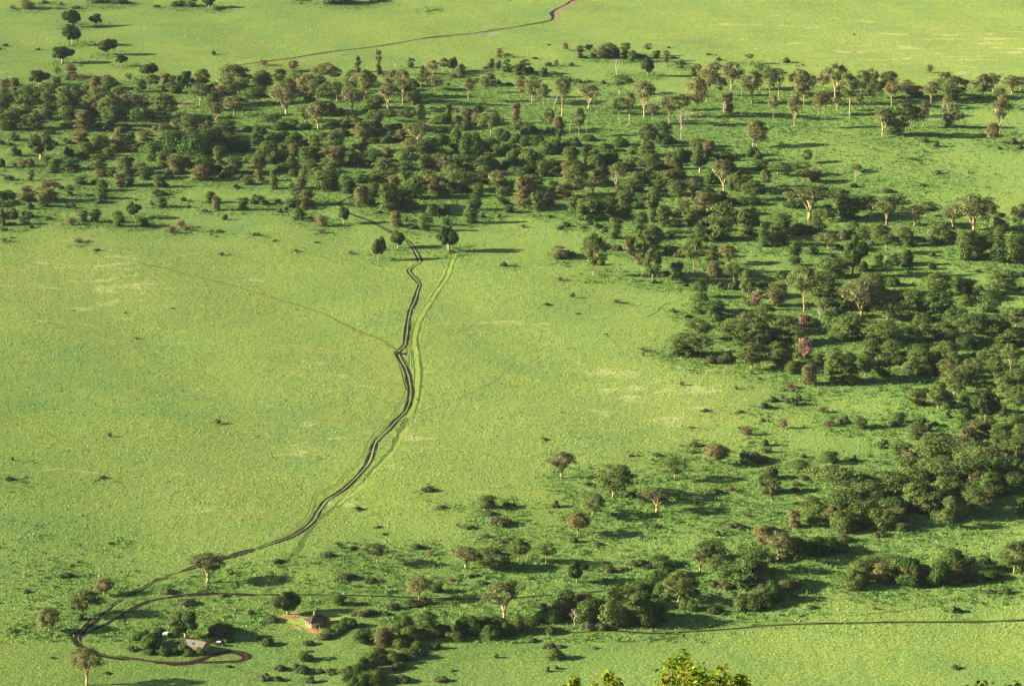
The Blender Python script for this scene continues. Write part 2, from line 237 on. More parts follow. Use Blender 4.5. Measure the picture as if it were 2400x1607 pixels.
(2,1): """C 110 350 270 170;c 240 370 170 110;c 370 260 150 150;c 330 330 70 120;C 480 270 140 130;c 560 400 150 120;c 720 460 200 190;c 640 460 130 120;c 810 440 130 110;C 940 440 110 130;c 1040 430 220 130;e 1080 230 140 180;d 950 195 180 150;a 1100 230 150 180;c 1290 480 270 130;c 1390 520 180 130;e 1330 150 100 120;c 1380 240 150 180;p 1650 270 190 190;A 1610 345 80 70;C 1760 400 190 180;p 1940 220 300 200;e 1850 130 120 150;c 1830 320 100 140;c 1900 300 100 130;e 2060 200 140 160;a 2220 270 170 180;a 2310 150 150 100;c 1920 650 310 230;C 1870 560 150 100;c 2160 600 250 190;c 2300 700 200 100;c 1720 650 140 130;c 1835 660 60 80;b 1640 630 40 60;c 1520 520 150 80;b 1700 520 70 180
c 930 630 180 110;b 850 570 50 60;c 1190 580 180 110;c 1180 630 120 110;c 1220 780 220 170;c 1290 720 200 150;C 1090 780 160 90;c 1330 620 90 80;a 745 965 360 190;b 820 870 40 70;C 435 815 120 130;b 530 790 60 100;b 870 720 50 90;b 960 740 50 90;A 1190 980 210 120;a 1280 1030 300 170;b 1300 1035 30 80;c 1500 1020 170 130;b 1400 980 50 110;a 1670 935 290 210;c 1820 920 120 120;c 1840 800 110 100;A 1980 860 170 150;C 1870 980 150 150;b 1440 780 80 100;b 1520 800 60 80;a 2030 1000 140 220;a 2155 1160 170 160;b 1930 1090 60 110;b 2040 1100 90 100;k 2230 1270 160 80;c 2300 1150 130 100;a 1715 1160 140 150;c 1720 1310 180 180;c 1850 1350 140 190;c 1880 1480 150 120;b 1580 1060 30 70;b 2160 1240 50 100
r 100 525 35 50;b 335 435 28 60;b 445 545 40 60;b 500 520 45 60;b 655 535 30 60;b 790 530 45 70;b 715 500 40 50;r 440 1010 38 60;r 555 1165 50 50;r 960 1215 42 80;b 320 1235 10 60;b 600 1315 12 40;b 1470 1300 25 70;b 1600 1355 30 80;b 860 1500 8 30;b 30 880 18 40;a 1700 1540 180 230;a 2100 1580 200 330;a 2250 1600 200 200;c 2280 1480 170 170;a 2300 1350 130 160
e 60 60 80 150;e 440 60 80 170;e 620 90 90 160;e 800 150 100 180;a 560 230 150 200;a 740 220 160 180;e 1240 130 110 160;e 1500 110 100 160;e 900 330 80 150;e 1150 360 70 150;e 2140 330 60 180;e 1980 330 50 150;a 180 170 130 200;c 1460 620 70 60;a 120 250 150 170""",
(3,1): """d 40 215 150 100;a 320 110 120 150;C 420 110 90 140;d 800 105 100 90;b 785 160 40 70;s 955 190 90 18;b 1080 210 40 110;b 1550 35 35 60;b 1405 150 30 60;p 380 455 310 400;c 120 540 130 160;a 640 300 130 170;a 540 470 150 130;c 740 460 220 240;a 900 400 170 190;a 1080 500 250 220;a 1190 360 140 180;p 1340 510 180 220;a 1440 420 130 170;c 780 580 110 110;c 440 590 140 160;a 550 720 150 240;c 1000 640 110 150;c 880 630 110 140;b 700 640 90 120;c 90 690 170 180;e 280 600 100 160;c 1560 680 190 200;c 1290 700 120 120;b 1140 660 60 110;b 1380 660 50 110;b 940 690 50 80;p 1690 540 220 160;p 1880 580 350 280;a 2010 530 250 200;C 2130 560 160 130;c 2120 640 130 130;a 2290 570 260 180;c 1810 830 260 200;c 1930 820 200 180;c 2110 840 180 140;c 2260 860 250 160;c 2320 840 200 130;b 1500 790 40 60;c 1660 640 120 130;c 1990 700 130 170;c 2250 700 130 150
c 240 880 190 110;b 390 775 80 110;b 580 800 35 60;b 640 740 60 110;b 490 830 30 50;f 770 965 300 200;e 850 930 90 110;c 1000 915 140 100;a 1090 970 140 90;b 1225 890 40 50;b 1500 910 60 80;b 1910 935 30 60;b 2200 980 40 80;b 2310 980 50 70;b 1820 1090 55 80;b 1930 1105 50 60;b 2310 1100 35 50;b 2150 1080 20 60;a 330 1290 390 250;a 110 1020 100 130;C 80 1250 210 180;c 600 990 150 220;c 500 1200 250 260;a 950 1130 190 260;p 850 1350 340 350;a 1090 1370 200 280;a 1290 1350 250 230;a 1530 1180 230 260;c 1560 1380 250 260;a 1400 1350 150 130;c 1800 1240 100 110;c 2010 1300 180 170;a 1860 1580 260 330;a 2270 1440 180 220;c 1730 1430 140 200;a 1620 1571 180 260;k 320 1450 130 110;d 470 1370 120 130;c 580 1500 230 200;c 760 1561 220 260;c 150 1500 160 200;c 60 1590 150 150;a 1100 1600 230 360;c 1350 1561 150 170;c 2100 1480 150 150;a 2200 1600 150 250;a 2060 1580 200 250;a 950 1560 180 230;c 250 1580 130 190""",
(0,2): """r 1990 757 48 75;r 1005 877 45 50;b 115 1090 35 20;b 90 1275 22 80;b 940 1258 8 70""",
(1,2): """b 1570 1385 40 120;b 930 1545 30 80;c 2120 1530 80 140;b 1700 1535 22 90;b 2290 1500 20 80;b 1475 535 12 18""",
(2,2): """r 1200 90 35 60;r 1200 135 40 30;c 1600 145 180 240;c 1520 140 150 160;a 1720 150 200 230;a 2190 255 230 260;b 1830 210 70 120;r 1900 210 70 70;b 1980 200 60 80;c 1960 180 60 100;r 1550 405 40 50;r 2050 440 35 50;b 1770 645 22 70;b 2090 655 20 60;r 2190 300 30 50;b 2265 355 20 50;b 2310 620 55 80;b 2290 735 30 60;r 1640 795 22 50;r 2145 865 85 110;b 1680 965 35 110;b 1090 1055 15 50;b 1660 1020 18 60;b 1330 1055 20 80;b 290 905 15 60
p 455 1250 225 215;a 925 1430 300 370;a 1490 1260 200 230;A 1880 1125 180 220;p 1325 1560 210 250;a 735 1600 210 230;b 400 1520 60 75;b 700 1325 22 90;b 1100 1430 18 120;b 10 1510 30 40;r 2010 1375 50 70;r 1680 1490 40 80;b 2320 960 60 60;b 2310 1020 40 60;b 2200 1120 50 200;b 1850 1400 40 120;c 2330 1390 150 130""",
(3,2): """k 340 160 180 130;c 110 220 120 180;c 220 300 110 120;C 375 405 190 130;c 600 380 280 150;c 720 395 130 230;a 905 340 200 180;c 1060 330 190 160;a 1310 370 200 160;a 1410 260 170 190;e 1170 220 80 170;c 1490 230 130 140;a 1690 280 180 170;c 950 150 140 210;a 1140 160 170 200;a 1640 150 150 220;a 1980 250 180 150;a 2220 280 250 200;a 1870 420 260 220;a 1700 490 220 230;c 2130 480 180 180;a 2330 450 250 120;a 1550 640 260 190;c 1640 620 150 130;a 2290 640 230 250;f 1990 725 210 230;c 1830 640 130 140;b 2150 690 100 60;c 1370 590 130 180;b 1420 470 40 90;b 1640 700 50 60
r 200 430 50 100;r 230 465 45 60;b 45 555 50 80;r 135 530 40 50;b 210 590 70 100;b 275 545 55 60;r 510 655 60 80;r 560 780 65 100;b 690 760 60 110;c 840 800 100 130;c 1200 750 100 110;b 1140 790 60 110;c 1390 790 90 110;c 1350 890 120 150;b 1450 830 70 70;b 1530 780 40 70;r 145 800 90 70;r 10 1020 60 60;b 325 1070 40 60;c 560 1115 80 120;b 790 1095 50 60;b 1060 985 80 110;c 1230 1060 110 160;k 1280 1100 90 110;b 1510 985 35 60;c 290 1195 80 120;b 320 1275 40 110;b 260 1330 30 80;b 260 1380 25 90;c 1280 1200 100 160
b 1750 980 100 180;c 1900 960 80 130;c 1800 820 190 170;c 2000 880 120 140;c 2130 930 170 180;c 2280 850 170 160;a 620 1400 260 400;a 30 1490 220 160;b 30 1270 110 130;c 1530 1100 100 260;a 1560 1180 120 230;p 2025 1155 180 220;c 1850 1130 150 220;a 2270 1110 230 260;e 2130 1260 170 180;e 2300 1260 150 120;c 1480 1260 140 200;c 1340 1350 130 220;c 1620 1340 200 260;c 1850 1320 220 250;c 2030 1420 190 180;b 2240 1410 50 150;c 2240 1330 100 150;c 1350 1560 230 230;c 880 1400 120 180;c 900 1550 230 250;c 1150 1500 230 220;c 700 1580 190 250;c 1130 1600 120 180;c 1650 1480 200 200;c 1500 1590 180 180;c 400 1571 90 150;c 2310 1571 110 100;c 1000 1320 110 140;c 1120 1380 150 200;a 2150 1060 200 250;a 2320 960 200 220;c 1270 1480 180 200""",
(0,3): """p 1900 645 260 290;A 950 755 140 160;a 755 945 225 270;A 450 1090 210 210;p 795 1580 340 270;b 740 990 60 80;b 1530 750 50 110;b 1710 860 40 140;f 1700 1150 210 300;e 2030 1130 100 240;e 1380 1250 140 200;e 1290 1180 90 150;e 1460 1140 90 130;e 1690 1280 80 130;e 1500 1310 80 110;e 1590 1310 60 120;e 1830 1305 70 90;e 1720 1315 50 120;b 250 740 35 60;b 600 605 35 120;b 420 605 15 30;b 120 1105 25 50;b 2030 780 22 80;b 2290 935 40 50;b 1010 295 15 50;b 650 500 20 40;b 2110 570 14 60;b 1910 715 15 50;b 1360 1310 45 110;b 1210 1270 40 100;b 2090 1190 60 100;b 480 1340 20 40;b 980 1480 20 60;b 2090 1420 20 60""",
(1,3): """a 1110 470 185 220;p 1920 510 190 260;a 2150 530 200 280;A 1490 805 215 240;p 2275 985 340 310;a 1565 1120 210 180;f 290 935 170 240;r 1600 395 45 60;b 650 410 35 110;r 555 475 20 60;b 880 350 20 90;b 1460 345 28 120;b 190 475 22 100;b 750 305 18 60;b 1120 145 12 50;b 1175 210 15 50;b 820 625 45 130;b 900 600 30 80;b 1050 650 35 110;r 1790 635 40 80;s 1915 600 50 25;b 1960 600 30 50;b 2080 660 28 80;c 1650 735 80 110;b 1950 160 30 90;b 2130 30 40 110;b 2240 130 35 200;b 2110 235 22 80;b 2000 590 25 70;b 2290 290 40 130
c 750 850 90 120;b 1250 895 45 120;b 1450 870 50 130;b 1560 850 50 110;b 900 950 25 80;b 1010 960 30 150;b 1180 945 25 80;e 850 1060 80 120;e 770 1090 70 120;b 150 1010 50 120;b 640 1170 50 110;e 690 1130 40 120;d 740 1120 60 30;c 960 1200 110 160;C 1170 1225 160 150;C 1220 1180 110 150;e 1360 1100 120 150;e 1420 1190 130 180;e 1560 1150 100 200;e 1330 1240 90 150;e 1480 1260 70 120;b 1640 1255 60 90;e 1400 1340 90 150;e 1080 1400 120 180;e 1000 1480 130 160;e 1120 1330 90 130;e 1250 1380 100 150;e 1300 1440 60 110;e 900 1530 120 180;e 1050 1571 110 190;c 830 1540 80 130;e 960 1600 100 150;b 100 1225 70 110;c 460 1360 90 120;b 480 1220 50 100;b 430 1480 70 140;b 700 1480 35 110;b 590 1470 40 90;b 220 1450 50 110;b 80 1540 60 110;b 200 1545 50 80;b 370 1440 60 70;b 500 1560 60 90;b 1700 1561 40 120;b 1340 1561 45 130;b 1070 1580 60 90;e 1820 1180 80 130;e 1950 1130 150 160;e 2060 1090 120 150;e 2160 1160 110 150;e 1640 1110 60 80;c 2200 1070 110 150;e 2300 1130 110 120;e 1720 1130 90 120;b 1990 1020 50 120;b 1520 1290 40 60;b 1550 1320 30 60;b 2200 1335 40 40;b 1800 1455 20 50""",
(2,3): """A 603 215 200 210;a 60 455 200 160;a 310 475 190 190;f 595 640 165 190;b 560 280 50 70;b 780 305 30 80;b 900 555 70 110;b 1190 230 20 60;b 1880 220 55 50;b 1320 150 30 90;b 2040 160 50 120;b 2110 165 30 90;b 2160 45 15 60;b 1170 520 80 160;b 1300 490 60 90;e 1380 510 90 190;b 1030 530 30 60;p 1720 560 220 200;c 1820 450 140 200;a 1900 620 230 260;c 2000 680 150 230;c 2160 690 230 230;a 2110 560 130 230;c 2240 560 200 160;A 2300 350 220 200;b 1840 690 60 110;b 1960 705 70 140;a 1520 825 280 300;a 1640 790 100 160;e 1420 600 120 140;e 1340 700 120 150;e 1260 730 110 150;e 1400 780 110 170;e 1150 740 90 160;e 1050 820 110 170;e 1180 880 120 170;c 920 1050 310 180;e 1030 1030 130 150;e 1230 1030 200 250;e 1300 1000 130 180;e 1140 960 110 170;c 490 900 130 200;e 440 1000 120 190;e 700 1010 160 200;A 660 850 110 180;d 570 1050 150 180;e 640 900 90 110;e 780 900 90 110;e 330 1000 80 140;b 260 890 60 110;b 350 1120 70 100;b 200 1190 35 70;e 40 1110 150 130;e 160 1030 70 150;e 280 960 60 100;b 340 1250 30 110;b 440 1240 25 70;c 390 1345 70 110;b 330 1460 50 40;b 410 1435 35 40;b 770 1250 18 50;b 1435 1430 45 70;b 700 1070 60 130;b 820 1080 60 130;e 1620 900 90 100;e 2160 900 120 160;e 2290 880 110 140;c 2320 830 120 130;b 1850 930 60 130;b 2300 760 90 130""",
(3,3): """p 100 430 230 300;c 240 410 150 180;e 480 390 140 230;e 600 380 100 150;b 700 280 70 150;e 690 180 150 170;c 750 160 120 140;e 880 170 60 120;e 1030 150 150 230;c 1230 180 60 90;b 1610 100 90 150;e 850 120 180 230;C 240 140 150 110;b 40 190 60 100;e 500 110 130 260;b 1020 230 40 120;b 180 440 60 90;c 20 460 60 90;C 160 730 110 130;C 260 700 90 100;e 40 830 150 150;e 60 760 90 140;e 800 700 130 180;c 850 600 80 170;c 940 540 90 150;c 1070 540 120 150;c 1160 560 120 170;e 1260 640 190 230;e 1290 670 120 220;e 1560 670 170 180;c 1680 560 150 240;e 1430 660 80 120;b 1860 460 50 100;b 1980 480 55 120;b 1940 600 60 130;a 2250 560 270 270;c 2330 540 230 150;b 2030 740 20 90;b 2190 750 35 120;b 1720 920 60 90;r 1960 840 25 40;r 980 890 28 60;b 400 885 15 80;b 1720 1435 12 80;l 1040 465 25 100;e 1780 640 70 160;e 2010 640 80 180;e 1120 620 60 140""",
}

ITEMS = []
S = 600/2342.0
for (tc, tr), txt in T.items():
    for e in txt.replace('\n', ';').split(';'):
        k, x, y, h, wd = e.split(); ITEMS.append([k, tc*600+float(x)*S, tr*400+float(y)*S, float(h)*S, float(wd)*S])

# understory that closes the canopy where the photograph shows one dark mass
rf_ = random.Random(99)
for (xa, xb, ya, yb, sl_, n_, kinds) in [(1650, 2400, 690, 880, .12, 46, 'eeeaac'), (2050, 2400, 560, 700, 0, 12, 'eac'), (0, 400, 232, 300, 0, 24, 'eeca'), (420, 1000, 205, 262, 0, 26, 'aaae'),
    (440, 1300, 350, 440, .08, 38, 'eeeca'), (380, 1150, 262, 345, 0, 44, 'eeeeC'), (1100, 1700, 320, 430, .1, 26, 'eeeC'), (0, 420, 200, 250, 0, 10, 'eC'), (1300, 1950, 420, 520, .22, 30, 'eeac'), (1950, 2400, 1130, 1260, -.25, 18, 'eea'), (2200, 2400, 860, 1130, 0, 16, 'eaa'), (1900, 2400, 1360, 1372, -.01, 8, 'e')]:
    for _ in range(n_):
        x_ = rf_.uniform(xa, xb); y_ = rf_.uniform(ya, yb)+sl_*(x_-(xa+xb)/2); k_ = rf_.choice(kinds); f_ = .6+.4*min(1, y_/900)
        cnt_ = sum(i_[0] == k_ or (k_ == 'a' and i_[0] in 'aAp') for i_ in ITEMS)
        if cnt_ >= 299 and k_ != 'C': k_ = 'C'
        hh, ww = {'e': (24, 40), 'a': (50, 46), 'c': (44, 36), 'C': (40, 34)}[k_]; q_ = rf_.uniform(.75, 1.25)
        ITEMS.append([k_, x_, y_, hh*q_*f_, ww*q_*f_])
# ---------------------------------------------------------------- track lines (pixels of the photograph)
def px(tc, tr, pts): return [(tc*600+a*S, tr*400+b*S) for a, b in pts]
MAIN = (px(1,1,[(1385,635),(1440,710),(1500,825),(1440,870),(1400,915),(1440,970),(1500,1040),(1480,1100),(1450,1200),(1410,1290),(1390,1380),(1385,1450),(1370,1561)])
  + px(1,2,[(1355,45),(1310,85),(1300,110),(1340,190),(1375,260),(1400,340),(1415,450),(1405,550),(1370,640),(1290,720),(1170,840),(1090,930),(1055,1050),(1020,1130),(930,1230),(830,1330),(740,1395),(650,1450),(590,1530)])
  + px(1,3,[(530,70),(440,150),(330,220),(200,265),(0,335)]))
MAIN2 = px(0,3,[(2342,340),(2030,430),(1850,480),(1600,565),(1400,650),(1200,750),(1050,845),(930,930),(830,1010),(740,1100),(720,1160),(780,1220),(860,1270),(980,1310),(1200,1340)])
HOUSE = px(0,3,[(1180,1338),(1450,1365),(1650,1375),(1800,1350),(1950,1300),(2100,1275),(2200,1290),(2250,1320),(2210,1350),(2100,1365),(1900,1373),(1780,1375)])
BRANCH = px(0,3,[(770,1120),(860,1062),(1000,995),(1130,925),(1250,850),(1350,805),(1550,770),(1870,752),(2342,757)]) 
BRANCH2 = px(1,3,[(0,757),(500,757),(1000,765),(1250,770),(1700,790),(2000,798),(2342,785)]) + px(2,3,[(250,760),(540,745),(800,725),(1000,700),(1120,683)])
EAST = px(2,3,[(420,1062),(560,1100),(850,1078),(1100,1095),(1350,1105),(1800,1080),(2300,1038)]) + px(3,3,[(200,1028),(400,1018),(840,1008),(1500,1002),(2342,990),(2700,985)])
EAST2 = px(3,3,[(700,948),(850,937),(1250,897),(1500,850),(1700,805)])
UPPER = px(1,1,[(900,225),(770,290),(785,325),(850,385),(940,425),(1050,465),(1150,520),(1290,580),(1385,635)])
FAR = px(0,0,[(2080,615),(2342,577)]) + px(1,0,[(600,490),(1150,420),(1750,330),(2342,255)]) + px(2,0,[(180,225),(330,197),(385,180)])
FARRED = px(2,0,[(360,195),(395,180),(400,150),(388,125),(430,90),(520,40),(600,0),(760,-70)])
DIAG = px(0,1,[(1240,825),(1320,860),(1500,895),(1750,960),(2000,1025),(2342,1120)]) + px(1,1,[(300,1215),(560,1290),(750,1380),(900,1455),(1130,1545)]) + px(1,2,[(1200,30),(1300,95)])
SIDE = px(1,2,[(1385,395),(1372,480),(1340,550),(1290,590),(1280,650),(1200,740),(1100,840),(1040,920),(1000,1020),(920,1120),(830,1210),(740,1305),(600,1375),(540,1420),(500,1550)]) + px(1,3,[(475,30),(430,90),(330,180),(200,245)])
THIRD = px(1,1,[(1400,1400),(1392,1561)]) + px(1,2,[(1378,60),(1400,140),(1396,200),(1402,250)])
FAN = px(1,2,[(1275,90),(1320,190),(1355,280),(1372,370),(1400,440)])
OLD = px(1,2,[(1380,700),(1290,860),(1220,980),(1140,1100),(1000,1260),(870,1400),(680,1555)]) + px(1,3,[(600,60),(500,160),(400,330),(290,450),(250,560),(190,660),(60,740)])
PALE = px(1,1,[(1830,740),(1755,950),(1655,1110),(1565,1250),(1485,1390),(1450,1561)]) + px(1,2,[(1470,150),(1480,330),(1460,520),(1400,690)])
PALE2 = px(1,2,[(1400,780),(1260,1000),(1110,1170),(960,1330),(760,1500)])
PATH1 = px(2,1,[(1560,1180),(1400,1225),(1320,1300),(1180,1355)]); PATH2 = px(1,2,[(2290,250),(2220,340),(2100,410),(1900,500),(1780,560),(1500,650)])
PATH3 = px(1,1,[(1690,825),(1720,880),(1735,960),(1650,1090),(1590,1160)])

def world_line(pts, step=4.0, nj=0.0, seed=0):
    P = np.array([ground(a, b)[:2] for a, b in pts]); out = []
    Q = np.vstack([2*P[0]-P[1], P, 2*P[-1]-P[-2]])
    for i in range(len(P)-1):
        p0, p1, p2, p3 = Q[i:i+4]; n = max(2, int(np.linalg.norm(p2-p1)/step))
        t = np.linspace(0, 1, n, endpoint=False)[:, None]
        out.append(.5*((2*p1)+(-p0+p2)*t+(2*p0-5*p1+4*p2-p3)*t**2+(-p0+3*p1-3*p2+p3)*t**3))
    L = np.vstack(out+[P[-1:]])
    return L
LINES = {}
def ribbon(L, off, wid, lift, seed, jit=.42, taper=True):
    d = np.gradient(L, axis=0); d /= np.linalg.norm(d, axis=1)[:, None]+1e-9; nrm = np.stack([-d[:, 1], d[:, 0]], 1)
    rg = np.random.default_rng(seed); n = len(L)
    def nz(s): 
        a = rg.normal(size=n); k = np.ones(s)/s; return np.convolve(a, k, 'same')*math.sqrt(s)
    wv = wid*(1+jit*(.6*nz(3)+.4*nz(9))); wv = np.clip(wv, wid*.25, wid*1.8)
    if taper: e = np.minimum(1, np.minimum(np.arange(n), np.arange(n)[::-1])/3+.5); wv = wv*e
    c = L + nrm*(off + jit*.5*wid*nz(7))[:, None]
    a = c-nrm*wv[:, None]/2; b = c+nrm*wv[:, None]/2
    V = np.vstack([np.c_[a, hgt(a[:, 0], a[:, 1])+lift], np.c_[b, hgt(b[:, 0], b[:, 1])+lift]])
    F = [(i+n, i, i+1, i+1+n) for i in range(n-1)]
    return V, F
def track(name, pts, strips, seed, label=None, step=3.0):
    """strips: (offset m, width m, material, lift)"""
    L = world_line(pts, step); LINES[name+str(seed)] = L
    by = {}
    for i, (off, wid, mat, lift) in enumerate(strips):
        by.setdefault(mat, MB()).add(*ribbon(L, off, wid, lift, seed*10+i))
    for mat, mb in by.items():
        o = mb.build(name, M[mat]); tag(o, kind='structure')
track('dirt_track', MAIN, [(0,3.1,'rut',.05),(-1.1,1.1,'mud',.09),(1.05,.95,'mud',.09),(0,.5,'strip',.13)], 1)
track('dirt_track', MAIN2, [(0,4.2,'mud',.05),(-.2,.5,'rut',.09)], 2)
track('dirt_road', HOUSE, [(0,3.2,'mud',.07),(.5,1.3,'redmud',.11)], 3)
track('dirt_track', BRANCH, [(0,3.0,'mud',.06)], 4)
track('dirt_track', BRANCH2, [(0,2.4,'sedge',.05),(.1,1.5,'mud',.09)], 5)
track('dirt_track', EAST, [(0,2.6,'rut',.05),(0,1.3,'mud',.09)], 6)
track('trail', EAST2, [(0,.8,'rut',.06)], 7)
track('dirt_track', UPPER, [(0,3.0,'rut',.05),(-.9,1.1,'mud',.09),(.9,1.1,'mud',.09)], 8)
track('dirt_track', FAR, [(0,6.0,'rut',.06),(-1.2,1.2,'earth',.09),(1.0,3.2,'mud',.10)], 9, step=8)
track('dirt_road', FARRED, [(0,6.0,'dusty',.07),(3.0,2.6,'mud',.12)], 10, step=6)
track('trail', DIAG, [(0,3.4,'rut_yellow',.05),(.9,1.5,'rut',.09)], 11)
track('wheel_ruts', SIDE, [(-.9,.5,'rut',.05),(.9,.5,'rut',.05)], 12)
track('wheel_ruts', THIRD, [(0,.55,'sedge',.05),(1.7,.5,'sedge',.05)], 13)
track('wheel_ruts', FAN, [(-1.2,.5,'mud',.06),(0.2,.5,'mud',.06),(2.0,.5,'mud',.06),(0.4,4.5,'rut_yellow',.03)], 14)
track('overgrown_track', OLD, [(0,2.8,'sedge',.03)], 15)
track('overgrown_track', PALE, [(0,4.6,'palegrass',.03),(-1.8,.8,'sedge',.06),(1.6,1.1,'sedge',.06)], 16)
track('overgrown_track', PALE2, [(0,2.2,'palegrass',.04)], 17)
track('trail', PATH1, [(0,1.0,'sedge',.04)], 18)
track('trail', PATH2, [(0,.45,'rut',.04)], 19)
track('trail', PATH3, [(0,.9,'rut',.04)], 20)
track('trail', px(0,0,[(1640,985),(1690,942),(1790,912)]), [(0,4,'earth',.06)], 21)
track('trail', px(0,0,[(1700,990),(1990,1060),(2180,1115),(2342,1150)]), [(0,3,'rut_yellow',.05)], 22)
def patch(name, pts, mat, lift, seed):
    rg = random.Random(seed); P = [ground(a, b)[:2] for a, b in pts]; out = []
    for i in range(len(P)):
        a, b = P[i], P[(i+1) % len(P)]; n = max(2, int(math.dist(a, b)/1.2))
        for k in range(n):
            t = k/n; out.append((a[0]*(1-t)+b[0]*t+rg.gauss(0, .6), a[1]*(1-t)+b[1]*t+rg.gauss(0, 1.1)))
    me = bpy.data.meshes.new(name); me.from_pydata([(x, y, float(hgt(x, y))+lift) for x, y in out], [], [tuple(range(len(out)))])
    me.materials.append(M[mat]); o = link(name, me); tag(o, kind='structure')
patch('bare_earth', px(1,3,[(160,968),(230,945),(330,925),(470,920),(470,945),(360,965),(260,975)]), 'earth', .10, 1)
patch('bare_earth', px(1,3,[(270,1035),(350,1030),(440,1058),(560,1080),(720,1058),(800,1025),(780,1045),(640,1095),(530,1108),(400,1075)]), 'earth', .10, 2)
patch('trodden_grass', px(1,3,[(200,985),(320,960),(480,930),(680,900),(860,930),(900,960),(830,1010),(700,1050),(520,1075),(330,1025)]), 'palegrass', .05, 3)
patch('bare_earth', px(1,3,[(640,970),(760,985),(880,975),(840,990),(720,1000)]), 'earth', .10, 4)
patch('bare_earth', px(1,2,[(1262,90),(1320,82),(1345,110),(1390,112),(1400,128),(1330,128),(1290,118)]), 'mud', .14, 5)
patch('bare_earth', px(2,0,[(575,925),(640,915),(730,920),(720,940),(640,945)]), 'earth', .10, 6)
# puddles
M['water'] = plain('puddle_water', (.25,.28,.30), .15, .1)
for i, (a, b, ww) in enumerate([(600+2180*S, 320*S, 7), (600+2050*S, 318*S, 4), (600+1395*S, 800+120*S, 1.6), (600+1225*S, 800+975*S, 1.4)]):
    x, y, z, _ = ground(a, b); me = bpy.data.meshes.new('puddle')
    me.from_pydata([(x+ww*.6*math.cos(t)*(1+.2*math.sin(3*t)), y+ww*.9*math.sin(t), z+.16) for t in np.linspace(0, 6.28, 17)[:-1]], [], [tuple(range(16))])
    me.materials.append(M['water']); tag(link('puddle', me), kind='structure')

# ---------------------------------------------------------------- ground sheet
TP = []
for k, x, y, h, wd in ITEMS:
    gx, gy, gz, t = ground(x, min(y, 1640)); TP.append((gx, gy, wd*t/FPX, h*t/FPX))
TP = np.array(TP)
xs = np.r_[-9000, -5000, -2500, -1500, -1000, np.arange(-720, 721, 7.0), 1000, 1500, 2500, 5000, 9000]
ys = np.r_[-1500, -300, 300, 700, 1000, np.arange(1160, 3500, 6.0), 3700, 4200, 5000, 7000, 9500]
X, Y = np.meshgrid(xs, ys); GV = np.c_[X.ravel(), Y.ravel(), hgt(X, Y).ravel()]
fade = np.clip((np.abs(GV[:, 0])-800)/300, 0, 1); GV[:, 2] *= (1-fade)
nx, ny = len(xs), len(ys); ii, jj = np.meshgrid(np.arange(nx-1), np.arange(ny-1))
q = (jj*nx+ii).ravel(); GF = np.c_[q, q+1, q+1+nx, q+nx]
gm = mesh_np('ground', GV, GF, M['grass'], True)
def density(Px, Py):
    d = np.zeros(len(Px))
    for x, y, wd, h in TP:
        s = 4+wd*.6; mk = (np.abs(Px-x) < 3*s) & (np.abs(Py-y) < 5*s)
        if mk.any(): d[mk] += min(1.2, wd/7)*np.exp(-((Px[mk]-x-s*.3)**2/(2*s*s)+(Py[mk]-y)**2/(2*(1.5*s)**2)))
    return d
def pix(Px, Py):
    dep = Py*CP + CAMZ*SP
    return CX+FPX*Px/dep, CY-FPX*(Py*SP-CAMZ*CP)/dep
LUSH_VIGNETTE = [(1200,1720,1800,230,.5),(-50,1250,420,330,.35),(1500,310,420,70,.9),(1000,290,300,70,1.2),(2150,420,300,90,.7),(1900,300,420,50,.45),(1250,370,330,60,1.3),(1900,520,300,80,.8),(2150,900,300,200,.35),(1700,1150,350,130,.55),(900,1430,350,110,.55),(500,1480,260,100,.4),(2000,1230,350,80,.7),(2300,1050,150,100,.6),(150,1350,250,160,.30),(1500,1400,300,80,.5)]  # lush grass areas; broad bottom and lower-left blobs also paint in vignette darkening
def lush_and_vignette(Px, Py):
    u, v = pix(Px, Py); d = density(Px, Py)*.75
    for a, b, sa, sb, k in LUSH_VIGNETTE: d += k*np.exp(-((u-a)/sa)**2-((v-b)/sb)**2)*.8
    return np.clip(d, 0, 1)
def dryness(Px, Py):
    u, v = pix(Px, Py); d = np.full(len(Px), .18)
    for a, b, sa, sb, k in [(200,680,380,120,.75),(900,1020,350,130,.5),(850,860,260,60,.5),(1550,950,260,130,.7),(450,1130,200,80,.5),(100,640,160,60,.6),(2200,110,330,70,1.0),(1700,60,300,50,.4),(1100,750,150,40,.6)]: d += k*np.exp(-((u-a)/sa)**2-((v-b)/sb)**2)
    return np.clip(d, 0, 1)
LU = lush_and_vignette(GV[:, 0], np.maximum(GV[:, 1], 1)); LU[GV[:, 1] < 1100] = 0.3
at = gm.attributes.new('lush_vignette', 'FLOAT', 'POINT'); at.data.foreach_set('value', LU.astype(np.float32))
at = gm.attributes.new('dry', 'FLOAT', 'POINT'); at.data.foreach_set('value', dryness(GV[:, 0], np.maximum(GV[:, 1], 1)).astype(np.float32))
tag(link('ground', gm), kind='structure')
# hillside under the viewpoint
hx = np.linspace(-1500, 1500, 61); hy = np.r_[-1200, -400, -60, np.arange(0, 900, 30.0), 902]
X, Y = np.meshgrid(hx, hy); Z = np.where(Y < 0, 446-.02*Y*0, 446-.4955*Y) + np.where(Y < 880, 1.6*np.sin(X/33)*np.cos(Y/27), 0) - np.where(Y < 60, 1.6, 0)
q = (np.arange(len(hy)-1)[:, None]*61+np.arange(60)[None]).ravel()
hm = mesh_np('hillside', np.c_[X.ravel(), Y.ravel(), Z.ravel()], np.c_[q, q+1, q+62, q+61], M['grass'], True); tag(link('hillside', hm), kind='structure')
def hill_z(x, y): return 446-.4955*y + 1.6*math.sin(x/33)*math.cos(y/27)-(1.6 if y < 60 else 0)

